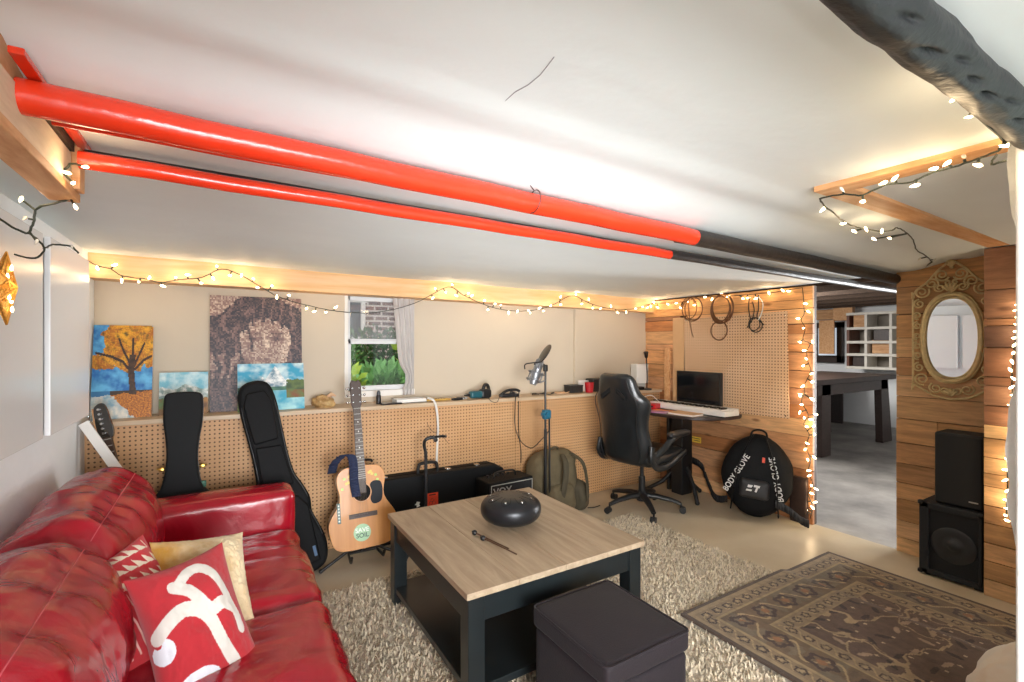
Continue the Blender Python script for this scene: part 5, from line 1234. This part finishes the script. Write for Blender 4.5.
canvas('canvas_painting', 'turquoise lake and snowy peak painting in front of the mosaic portrait', .085, .478, ZL(.28) + .001, 1.27, 3.475, 3.54, f_lake, 100, 76)
def f_port(u, v):
    cx_, cy_ = math.floor(u * 62) / 62, math.floor(v * 84) / 84; r = noise.cell(Vector((cx_ * 777, cy_ * 919, 3.3)))
    X_, Y_ = cx_, cy_
    fx, fy = (X_ - .58) / .27, (Y_ - .58) / .33
    face = fx * fx + fy * fy + .15 * fbm(X_, Y_, 4, 2)
    hair = ((X_ - .56) / .62) ** 2 + ((Y_ - .60) / .44) ** 2 + .35 * fbm(X_, Y_, 5, 6) < 1
    t = None
    if face < 1 and Y_ < .80 - 1.3 * (X_ - .58) ** 2 - .05 * max(0, math.sin(X_ * 60)) and not (abs(X_ - .40 - .03 * math.sin(Y_ * 14)) < .018 and Y_ > .5):
        t = .74 + .25 * (X_ - .5) - .15 * max(0, fy - .3) + .18 * fbm(X_, Y_, 5, 3)
        for (ex, ey, rx_, ry_, k) in ((.46, .62, .075, .022, .45), (.70, .62, .075, .022, .45), (.46, .67, .09, .016, .35), (.70, .67, .09, .016, .35), (.585, .515, .06, .02, .22), (.56, .43, .085, .018, .35), (.57, .40, .06, .012, .2), (.535, .57, .018, .07, .15), (.42, .45, .07, .12, .16), (.73, .45, .06, .12, .1), (.57, .30, .12, .05, .25)):
            d = ((X_ - ex) / rx_) ** 2 + ((Y_ - ey) / ry_) ** 2
            if d < 1.6: t -= k * (1 - d / 1.6)
        if ((X_ - .59) / .025) ** 2 + ((Y_ - .56) / .06) ** 2 < 1: t += .15
    elif hair or (X_ < .34 and Y_ < .45) or (Y_ < .35 and X_ < .9):
        s = math.sin((X_ + .16 * fbm(X_, Y_, 3, 5)) * 46 + Y_ * 5); t = .16 + .24 * max(0, s) ** 2 * (1 if X_ > .12 else .7)
        if X_ < .3 and .28 < Y_ < .5 and s > .2: t = .6
    else: t = .72
    t += (r - .5) * .22
    return lerp(lerp(hexc('#2a2230'), hexc('#7a5a55'), t * 2), hexc('#e3cdb6'), t * 2 - 1) if t > .5 else lerp(hexc('#231d2a'), hexc('#8a6a62'), t * 2)
canvas('mosaic_portrait', 'tall mosaic portrait of a person with long dreadlocks', -.066, .474, ZL(.2) + .001, 1.715, 3.55, 3.61, f_port, 124, 168, .025)
# carved wooden lump
o = thing('driftwood', 'pale knotted driftwood lump on the ledge left of the window', 'driftwood', (.605, 3.50, ZL(.6)))
b = MB(); b.rbox((-.062, -.04, 0), (.062, .04, .075), .03, 16, (.01, .01, .01), .024, 16); b.build('wood', mat('pale gnarled wood', '#d6b67e', rough=.6, col2='#8a6232', vscale=22, bump=.6, bscale=40), o, smooth=180)
b = MB(); b.tube([(.02, 0, .06), (.05, -.01, .09), (.075, -.02, .075)], [.018, .014, .006], 8); b.build('twig', M['kraft'], o, smooth=180)
# window end of the ledge
o = thing('spray_bottle', 'small black bottle standing on the ledge below the window', 'bottle', (.985, 3.50, ZL(.98)))
b = MB(); b.lathe([(1e-5, 0), (.016, 0), (.017, .01), (.017, .06), (.012, .07)], n=20); b.build('body', M['black'], o, smooth=50); b = MB(); b.lathe([(.0135, .066), (.0135, .085), (.008, .098), (1e-5, .10)], n=20); b.build('cap', mat('grey cap', '#4b4f55', rough=.4), o, smooth=60)
o = thing('tablet', 'black slab lying on the ledge right of the black bottle', 'tablet', (1.06, 3.46, ZL(1.06)), .1)
b = MB(); b.box((-.075, -.045, 0), (.075, .045, .01)); b.build('case', M['black'], o, bevel=.003); b = MB(); b.box((-.068, -.039, .01), (.068, .039, .0108)); b.build('screen', mat('dark glass', '#20262c', rough=.1), o)
o = thing('plastic_tray', 'long white plastic tray on the ledge under the curtain', 'tray', (1.22, 3.50, ZL(1.2)))
b = MB(); b.box((-.12, -.05, 0), (.12, .05, .006)); b.build('base', M['whiteplastic'], o)
for lo, hi in (((-.12, -.05, 0), (.12, -.044, .03)), ((-.12, .044, 0), (.12, .05, .03)), ((-.12, -.05, 0), (-.114, .05, .03)), ((.114, -.05, 0), (.12, .05, .03))):
    b = MB(); b.box(lo, hi); b.build('side', M['whiteplastic'], o, bevel=.001)
o = thing('wooden_flute', 'brass coloured flute lying lengthwise on the ledge', 'flute', (1.42, 3.47, ZL(1.42)), -.06)
b = MB(); b.tube([(-.10, 0, .010), (.12, 0, .010)], .0095, 12); b.build('tube', mat('bamboo', '#c9a255', rough=.4, metal=.3), o, smooth=60); b = MB()
for k in range(6): b.cyl((-.04 + k * .022, 0, .018), (-.04 + k * .022, 0, .0205), .004, n=10)
b.build('finger_holes', M['pit'], o)
for k, (x, y, rz, w_, d_, h_, nm, lb, ct) in enumerate([(1.60, 3.46, .2, .10, .03, .018, 'clip_tuner', 'thin black gadget on the ledge right of the flute', 'gadget'), (1.66, 3.52, -.3, .07, .025, .015, 'marker_pen', 'black pen lying behind the gadget near the teal tool', 'pen')]):
    o = thing(nm, lb, ct, (x, y, ZL(x)), rz); b = MB(); b.rbox((-w_ / 2, -d_ / 2, 0), (w_ / 2, d_ / 2, h_), .006, 6); b.build('body', M['black'], o, smooth=180); b = MB(); b.rbox((w_ / 2 - .005, -d_ / 3, .002), (w_ / 2 + .018, d_ / 3, h_ - .002), .003, 5); b.build('cap', M['greyp'], o, smooth=180)
# teal power tool
o = thing('power_tool', 'teal and black power tool lying on the ledge', 'tool', (1.82, 3.49, ZL(1.82)), .1)
M['teal'] = mat('teal tool body', '#1d5560', rough=.4)
b = MB(); b.rbox((-.10, -.03, .005), (.02, .03, .065), .02, 10); b.build('motor_body', M['teal'], o, smooth=180)
b = MB(); b.rbox((.0, -.035, .0), (.10, .035, .075), .02, 10); b.build('battery', M['black'], o, smooth=180)
b = MB(); b.tube(smooth_path([(.03, 0, .07), (.045, 0, .105), (.075, 0, .105), (.09, 0, .06)], 4), .014, 10); b.build('handle', M['black'], o, smooth=180)
b = MB(); b.cyl((-.10, 0, .034), (-.15, 0, .034), .012, .006, 12); b.build('nozzle', M['black'], o, smooth=50)
# small black clamp and cable bundle
o = thing('mic_clip', 'black clamp lying on the ledge behind the microphone stand', 'clamp', (2.09, 3.47, ZL(2.1)), -.1)
b = MB(); b.rbox((-.09, -.02, 0), (.09, .02, .03), .01, 8); b.build('jaw', M['black'], o, smooth=180); b = MB(); b.tube(smooth_path([(-.08, 0, .02), (-.02, 0, .055), (.06, 0, .06), (.10, 0, .045)], 4), .012, 8); b.build('lever', M['black'], o, smooth=180); b = MB(); b.tube([(.03, -.02, .03), (.03, .02, .03)], .018, 12); b.build('knob', M['black'], o, smooth=60)
cable('coiled_lead', 'tangle of dark cable on the ledge right of the microphone', [(2.36 + .05 * math.cos(i * .9) + i * .012, 3.49 + .035 * math.sin(i * .9), ZL(2.4) + .006 + .004 * (i % 3)) for i in range(16)], .004)
cable('short_lead', 'second small bundle of tan cable nearer the red cup', [(2.62 + .035 * math.cos(i * 1.1) + i * .009, 3.50 + .03 * math.sin(i * 1.1), ZL(2.6) + .006 + .004 * (i % 3)) for i in range(12)], .004, 'kraft')
o = thing('red_cup', 'red cup standing on the ledge near the chair', 'cup', (2.98, 3.47, ZL(2.98)))
b = MB(); b.lathe([(1e-5, 0), (.034, 0), (.044, .095), (.041, .095), (.032, .006), (1e-5, .006)], n=28); b.build('shell', M['red'], o, smooth=50)
o = thing('storage_tin', 'low black box on the ledge left of the red cup', 'box', (2.86, 3.54, ZL(2.86)))
b = MB(); b.box((-.09, -.05, 0), (.06, .05, .062)); b.build('body', M['black'], o, bevel=.004); b = MB(); b.box((-.092, -.052, .06), (.062, .052, .072)); b.build('lid', M['black'], o, bevel=.003)
o = thing('envelope_stack', 'white envelopes propped behind the red cup on the ledge', 'papers', (2.99, 3.56, ZL(3)))
b = MB(); b.box((-.06, -.008, 0), (.06, .008, .11), RX(-.12)); b.build('paper', M['paper'], o)
for k, (x, w_, h_, lb) in enumerate([(3.22, .34, .125, 'wide black box on the ledge behind the chair back'), (3.50, .20, .10, 'black box on the ledge between chair and white speaker')]):
    o = thing('equipment_case', lb, 'box', (x, 3.55, ZL(x))); b = MB(); b.box((-w_ / 2, -.06, 0), (w_ / 2, .06, h_)); b.build('body', M['black'], o, bevel=.008); b = MB(); b.tube([(-.04, -.062, h_ * .6), (-.03, -.075, h_ * .6), (.03, -.075, h_ * .6), (.04, -.062, h_ * .6)], .005, 6); b.build('handle', M['black'], o, smooth=60)
o = thing('speaker_box', 'white box speaker on the ledge at the partition corner', 'speaker', (3.72, 3.54, ZL(3.7)), -.12)
b = MB(); b.box((-.075, -.05, .06), (.075, .05, .26)); b.build('cabinet', M['whiteplastic'], o, bevel=.006); b = MB(); b.box((-.05, -.04, 0), (.05, .04, .06)); b.build('stand', M['greyp'], o, bevel=.004)
o = thing('desk_lamp', 'slim black gooseneck lamp standing before the white speaker', 'lamp', (3.70, 3.42, ZL(3.7)))
b = MB(); b.lathe([(1e-5, 0), (.05, 0), (.05, .012), (.01, .02), (1e-5, .02)], n=24); b.build('base', M['black'], o, smooth=50)
b = MB(); b.tube(smooth_path([(0, 0, .015), (.005, 0, .15), (-.005, 0, .30), (-.02, -.01, .34)], 5), .006, 8); b.build('neck', M['black'], o, smooth=60)
b = MB(); b.tube([(-.02, -.01, .33), (-.035, -.02, .385)], [.016, .024], 14); b.build('lamp_head', M['black'], o, smooth=50)
o = thing('cable_box', 'flat black box lying in front of the gooseneck lamp', 'box', (3.58, 3.42, ZL(3.58)), .1); b = MB(); b.box((-.09, -.03, 0), (.06, .03, .035)); b.build('body', M['black'], o, bevel=.005); b = MB(); b.box((-.085, -.031, .008), (.055, -.0295, .026)); b.build('front_panel', M['pit'], o)

# ---- curtain
M['curtain'] = mat('grey curtain', '#c3bdb9', rough=.85, var=.1, vscale=12)
def curt(u, v):
    z = 1.0 + v * .775; w_ = .085 + .045 * (1 - abs(2 * v - 1)) * .3 + (.05 if v > .6 else .05 * v / .6); x = 1.285 - (1 - u) * (w_ + .04 * (v > .0) * v)
    x = 1.30 - (1 - u) * (.10 + .065 * v - .05 * math.exp(-((v - .18) / .1) ** 2))
    return (x, 3.625 + .012 * math.sin(u * 22 + v * 2) + .004 * fbm(u, v, 6), z)
b = MB(); b.grid(curt, 48, 40); t = tag(b.build('curtain', M['curtain'], smooth=180), 'grey curtain gathered at the right of the basement window', 'curtain'); so = t.modifiers.new('sol', 'SOLIDIFY'); so.thickness = .003

# ================================================================== left wall cabinets
for nm, lb, y0, y1, x in (('wall_cabinet', 'wide white cabinet front nearest on the left wall', .55, 2.235, -.525), ('wall_cabinet', 'narrow white cabinet at the far end of the left wall', 2.285, 2.86, -.518)):
    t = thing(nm, lb, 'cabinet', (x, y0, 1.075)); L_ = y1 - y0
    b = MB(); b.box((-.11, .004, .004), (-.02, L_ - .004, .70)); b.build('carcass', M['white'], t, bevel=.002)
    b = MB(); b.box((-.018, 0, 0), (0, L_, .705)); d_ = b.build('door', M['white'], t, bevel=.003)

# ================================================================== plank partition: pegboard, boards, cables, bag
pbd = thing('pegboard_panel', 'square pegboard panel fixed on the plank partition', 'pegboard', (3.893, 2.6, 1.22))
b = MB(); b.box((-.012, -.50, -.43), (-.004, .50, .435), RX(-.02)); b.build('panel', M['pegy'], pbd, bevel=.001)
for (y, z) in ((-.48, -.40), (.48, -.40), (-.48, .41), (.48, .41)):
    b = MB(); b.cyl((-.005, y, z), (-.016, y, z), .006, n=10); b.build('screw', M['steel'], pbd)
tag(MB().box((3.868, 3.105, .80), (3.884, 3.235, 1.66)).build('mdf_offcut', mat('plain hardboard', '#d9b083', rough=.6, var=.08), bevel=.002), 'plain tan board strip standing left of the pegboard panel', 'board')
tag(MB().box((3.83, 3.25, .80), (3.852, 3.31, 1.36), T(0, 0, 0)).build('pine_stick', M['pine'], bevel=.002), 'narrow pine stick leaning by the ledge end', 'board')
def coil(name, label, y, z, loops, m, extra, r=.0042):
    t = thing(name, label, 'cable', (3.87, y, z), group='cables hung on the partition'); b = MB()
    for k, (ry_, rz_, dy, dz) in enumerate(loops):
        b.tube([(-.006 - .007 * k + .003 * math.sin(a * 2 + k), dy + ry_ * math.cos(a), dz + rz_ * math.sin(a)) for a in [2 * PI * i / 32 for i in range(32)]], r, 8, closed=True)
    for e in extra: b.tube(smooth_path(e, 5), r, 8)
    b.build('coil', M[m], t, smooth=60)
    b = MB(); b.cyl((.02, 0, .10), (-.03, 0, .10), .004, n=8); b.build('hook', M['steel'], t, smooth=60)
M['brownlead'] = mat('brown cable', '#6b4326', rough=.45)
coil('cable_coil', 'tan looped cable hanging leftmost above the monitor', 3.0, 1.735, [(.115, .115, 0, 0), (.10, .11, -.02, .005), (.085, .105, .025, .01)], 'brownlead', [[(-.02, .03, .10), (-.025, .02, -.05), (-.02, .0, -.20), (-.015, -.02, -.27)]])
coil('cable_coil', 'thick dark brown cable coil hanging in the middle with a lower loop', 2.68, 1.72, [(.11, .13, 0, 0), (.10, .125, .012, -.01), (.105, .12, -.015, .01), (.09, .115, .0, .0), (.082, .085, .01, -.20)], 'brownlead', [], .0055)
coil('cable_coil', 'bunch of short dark patch cables hanging at the right of the pegboard', 2.36, 1.70, [(.055, .06, .0, -.14), (.05, .055, .012, -.13)], 'blackcord', [[(-.02, .05, .10), (-.022, .055, .0), (-.02, .04, -.10), (-.02, .07, -.16)], [(-.02, -.03, .11), (-.025, -.035, 0), (-.02, -.02, -.08), (-.02, -.08, -.14)], [(-.025, .02, .06), (-.03, .0, -.02), (-.025, .03, -.12)]])
cable('white_patch_cable', 'short white cable hanging among the dark patch cables', [(3.85, 2.33, 1.80), (3.848, 2.29, 1.74), (3.848, 2.30, 1.66), (3.848, 2.33, 1.60)], .004, 'whiteplastic')
ys = onX(689, 436, 3.89); ye = onX(703, 443, 3.89)
t = thing('plank_label', 'small yellow label stuck on the planks under the desk', 'label', (3.897, (ys.y + ye.y) / 2, (ys.z + ye.z) / 2))
b = MB(); b.box((-.0105, -.06, -.028), (-.0085, .06, .028)); b.build('label_sheet', M['sy'], t); b = MB(); b.box((-.0112, -.045, .008), (-.0104, .045, .014)); b.box((-.0112, -.045, -.012), (-.0104, .02, -.006)); b.build('print', M['stick_dark'], t)
# round black bag
bg_ = framed('sports_bag', 'round black sports bag with white lettering against the planks', 'bag', (3.70, 2.275, 0.0), (3.775, 2.275, .66), (-.88, -.48, 0))
def bagf(sg):
    def fn(u, v):
        a = v * 2 * PI; r = math.sin(u * PI / 2) ** .8; k = 1 + .05 * fbm(math.cos(a) * u, math.sin(a) * u, 2.2, 5)
        sq = 1 + .06 * math.cos(2 * a) ** 2 - (.03 if math.sin(a) < -.7 else 0)
        x = .25 * r * math.cos(a) * k * sq; z = .325 + .325 * r * math.sin(a) * min(k, 1.0 if math.sin(a) < 0 else k)
        return (x, sg * (.12 * math.cos(u * PI / 2) ** .6 + .012 * fbm(x, z, 9, 3) * (1 - u)), max(0.0, z))
    return fn
b = MB(); b.grid(bagf(-1), 22, 64); b.grid(bagf(1), 22, 64); b.build('body', M['nylon'], bg_, smooth=180)
b = MB(); b.tube([((.243) * math.cos(a), 0, .325 + .318 * math.sin(a)) for a in [2 * PI * i / 40 for i in range(40)]], .009, 8, closed=True); b.build('piping', M['black'], bg_, smooth=180)
b = MB(); b.tube(smooth_path([(-.06, -.06, .62), (-.05, -.06, .68), (.0, -.06, .70), (.05, -.06, .68), (.06, -.06, .62)], 4), .016, 10, flat=.5); b.build('handle', M['nylon'], bg_, smooth=180)
M['nylong'] = mat('dark grey nylon', '#262629', rough=.6, bump=.3, bscale=30)
b = MB(); b.rbox((-.115, -.165, .16), (.10, -.10, .31), .03, 14, (0, .01, 0), .006, 8); p_ = b.build('pocket', M['nylong'], bg_, smooth=180)
M['lett'] = mat('white lettering', '#d9d9d6', rough=.5)
b = MB()
for pl in ([(-.05, .27), (-.015, .27), (-.025, .25), (-.055, .25)], [(-.06, .235), (-.02, .235), (-.025, .222), (-.065, .222)], [(-.008, .275), (.035, .272), (.03, .256), (-.01, .258)], [(.008, .256), (.022, .256), (.012, .22), (-.002, .222)]):
    b.prism(pl, -.1765, -.172, MXZ)
b.build('logo', M['lett'], p_)
for sg, a0 in ((-1, math.radians(64)), (1, math.radians(104))):
    pts = smooth_path([(sg * .17, -.085, .05), (sg * .155, -.122, .22), (sg * .13, -.128, .40), (sg * .075, -.105, .58), (sg * .045, -.07, .65)], 6); b = MB(); b.tube(pts, .034, 8, flat=.18); s4 = b.build('webbing', M['nylon'], bg_, smooth=180)
    c_ = Vector((sg * .142, -.137, .34)); Mx = T(*c_) @ RX(PI / 2) @ RZ(a0); text_mesh('lettering', 'BODY GLOVE', .062, Mx, M['lett'], bg_, .0012, 1.05, 'CENTER', .86)
b = MB(); b.box((.035, -.124, .45), (.055, -.118, .49)); b.build('orange_tag', M['orangered'], bg_)
def strap(pts, lab):
    P_ = smooth_path(pts, 6); b = MB()
    for i in range(len(P_) - 1):
        h = Vector((0, 0, .03)); b.add([P_[i] - h, P_[i] + h, P_[i + 1] + h, P_[i + 1] - h], [(0, 1, 2, 3)])
    o = b.build('shoulder_strap', M['nylong'], None, smooth=180); s = o.modifiers.new('s', 'SOLIDIFY'); s.thickness = .006; o.parent = bg_; o.matrix_parent_inverse = Matrix.LocRotScale(bg_.location, bg_.rotation_euler, None).inverted(); return o
strap([(3.68, 2.50, .08), (3.70, 2.62, .05), (3.76, 2.74, .12), (3.80, 2.85, .27), (3.80, 2.96, .30)], '')
strap([(3.66, 2.08, .16), (3.72, 2.01, .12), (3.78, 1.95, .05), (3.80, 1.90, .032)], '')
tag(MB().rbox((3.85, 1.945, .0), (3.885, 2.075, .36), .008, 6, (0, 0, 0), .004, 9).build('scrap_board', M['darkwood'], smooth=40), 'weathered brown board offcut standing at the foot of the partition', 'board')

# ================================================================== mirror and speakers by the pillar
M['antique'] = mat('antique gold iron', '#e3cf9c', rough=.5, metal=.3, var=.25, vscale=30)
mi = thing('wall_mirror', 'oval mirror in a scrolled antique gold iron frame', 'mirror', (3.885, 1.098, 1.45))
def yz(p, x=-.012): return (x, p[0], p[1])
def spiral(b, c, r0, r1, a0, turns, rad=.0062, flip=1, x=-.014):
    n = int(26 * abs(turns)); pts = []
    for i in range(n + 1):
        f = i / n; r = r0 + (r1 - r0) * f; a = a0 + flip * 2 * PI * turns * f; pts.append((x - .004 * f, c[0] + r * math.cos(a), c[1] + r * math.sin(a)))
    b.tube(pts, [rad * (1 - .25 * i / n) for i in range(n + 1)], 7); return pts
b = MB(); nE = 56
for rr, rad, x in ((1.0, .012, -.016), (1.10, .006, -.012), (.93, .006, -.02)):
    b.tube([(x, .138 * rr * math.copysign(abs(math.cos(a)) ** .85, math.cos(a)), -.012 + .268 * (rr * .5 + .5 if rr > 1 else rr) * math.copysign(abs(math.sin(a)) ** .9, math.sin(a))) for a in [2 * PI * i / nE for i in range(nE)]], rad, 8, closed=True)
b.build('oval_frame', M['antique'], mi, smooth=180)
b = MB(); b.add([(-.010, .134 * math.copysign(abs(math.cos(a)) ** .85, math.cos(a)), -.012 + .262 * math.copysign(abs(math.sin(a)) ** .9, math.sin(a))) for a in [2 * PI * i / 56 for i in range(56)]], [tuple(range(56))])
gm, nt_, bs_ = new_mat('mirror silvering'); bs_.inputs['Metallic'].default_value = 1; bs_.inputs['Roughness'].default_value = .015; bs_.inputs['Base Color'].default_value = (.92, .93, .94, 1)
b.build('mirror_glass', gm, mi, fix=False)
b = MB()
for sg in (-1, 1):
    b.tube(smooth_path([yz((sg * .192, -.315)), yz((sg * .192, 0)), yz((sg * .192, .25))], 6), .0065, 8)
    b.tube(smooth_path([yz((sg * .192, -.31)), yz((sg * .15, -.335)), yz((sg * .09, -.375)), yz((sg * .03, -.39)), yz((0, -.392))], 6), .0065, 8)
    b.tube(smooth_path([yz((sg * .192, .25)), yz((sg * .175, .30)), yz((sg * .12, .345)), yz((sg * .07, .41)), yz((sg * .02, .455)), yz((0, .46))], 6), .0065, 8)
    b.tube([yz((sg * .192, .25)), yz((sg * .198, .29))], [.010, .004], 8); b.tube([yz((sg * .192, -.315)), yz((sg * .198, -.35))], [.010, .004], 8)
b.build('outer_frame', M['antique'], mi, smooth=180)
b = MB()
for sg in (-1, 1):
    for (cy_, cz, r, a0, tn, fl) in ((.145, .285, .040, 2.6, 1.6, 1), (.158, .21, .030, 1.5, 1.5, -1), (.168, .135, .024, 4.5, 1.5, 1), (.168, .07, .024, 1.6, 1.5, -1), (.170, 0, .022, 4.6, 1.5, 1), (.169, -.06, .023, 1.5, 1.5, -1), (.167, -.125, .025, 4.5, 1.5, 1), (.16, -.20, .030, 1.5, 1.5, -1), (.145, -.275, .040, 4.5, 1.6, 1), (.075, -.33, .034, 1.0, 1.5, -1), (.03, -.34, .022, 4.0, 1.3, 1), (.095, .335, .036, 4.0, 1.6, -1), (.045, .385, .038, 3.6, 1.6, 1), (.055, .305, .028, 1.0, 1.5, -1), (.02, .335, .016, 1.0, 1.2, 1)):
        aa = a0 if sg > 0 else PI - a0
        spiral(b, (sg * cy_, cz), r, r * .22, aa, tn, .0058, fl * sg)
for k in range(5):
    a = PI / 2 + (k - 2) * .42; b.tube([yz((0, .27), -.016), yz((.05 * math.cos(a), .27 + .06 * math.sin(a)), -.022)], [.004, .010], 8)
    b.tube([yz((0, -.375), -.016), yz((.045 * math.cos(a), -.375 + .05 * math.sin(a)), -.022)], [.004, .009], 8)
    b.tube([yz((0, .43), -.016), yz((.035 * math.cos(a), .43 + .045 * math.sin(a)), -.022)], [.004, .008], 8)
b.build('scrollwork', M['antique'], mi, smooth=180)
b = MB(); b.cyl((.004, 0, .43), (-.012, 0, .43), .01, n=10); b.build('hanger', M['antique'], mi)

M['spk'] = mat('black carpeted speaker', '#1d2125', rough=.65, bump=.3, bscale=160)
s1 = thing('speaker_cabinet', 'larger scuffed black speaker on the floor under another speaker', 'speaker', (3.645, 1.04, 0))
b = MB(); b.box((.022, -.138, .012), (.235, .145, .44)); b.build('cabinet', M['spk'], s1, bevel=.006)
b = MB(); b.box((0, .10, .012), (.03, .145, .44)); b.box((0, -.138, .405), (.03, .145, .44)); b.box((0, -.138, .012), (.03, .145, .04)); b.box((0, -.138, .012), (.03, -.122, .44)); b.build('front_rim', M['spk'], s1, bevel=.004)
b = MB(); b.box((.016, -.122, .04), (.024, .10, .405)); b.build('grille', mat('black speaker mesh', '#202326', rough=.45, metal=.4, bump=.5, bscale=320), s1)
b = MB(); b.lathe([(.10, .0), (.104, .004), (.10, .008), (.06, .003), (.032, .003), (.028, .009), (.012, .014), (1e-5, .014)], T(.016, -.012, .215) @ RY(-PI / 2), 40); b.build('woofer', mat('woofer cone', '#2b2e31', rough=.4), s1, smooth=60)
for (y, z) in ((.14, .012), (-.133, .012), (.14, .43), (-.133, .43)):
    b = MB(); b.rbox((-.004, y - .012, z - .006), (.03, y + .012, z + .016), .005, 5); b.build('corner_guard', M['black'], s1, smooth=180)
for (x, y) in ((.03, -.11), (.2, -.11), (.03, .11), (.2, .11)):
    b = MB(); b.cyl((x, y, 0), (x, y, .014), .014, n=10); b.build('foot', M['black'], s1)
s2_ = thing('speaker_cabinet', 'upright black speaker standing on top of the scuffed one', 'speaker', (3.675, 1.02, .441))
b = MB(); b.box((.012, -.118, .0), (.205, .105, .43)); b.build('cabinet', M['spk'], s2_, bevel=.014, seg=3)
b = MB(); b.box((0, -.112, .012), (.014, .098, .42)); b.build('grille', mat('black grille cloth', '#181b1e', rough=.7), s2_, bevel=.012, seg=3)
b = MB(); b.box((-.002, -.095, .045), (.001, -.055, .052)); b.build('badge', M['greyp'], s2_)
# cloth bundle at the right edge
M['bundle'] = mat('cream and orange fabric', '#e3e2da', rough=.9, col2='#dcc6ab', vscale=3.5, bump=.4, bscale=14)
bu = thing('fabric_bundle', 'cream and orange cloth bundle on the rug by the white post', 'bundle', (2.46, .42, .036))
b = MB(); b.rbox((-.26, -.26, 0), (.22, .17, .24), .13, 26, (.03, .03, .03), .035, 4.5); b.build('cloth', M['bundle'], bu, smooth=180)
b = MB(); b.tube(smooth_path([(.0, .05, .26), (-.05, .06, .29), (-.12, .04, .26)], 4), [.03] * 9, 10); b.build('knot', M['bundle'], bu, smooth=180)
# far ceiling tube lamp seen near the partition top is left to the storeroom; cable drop on the pillar
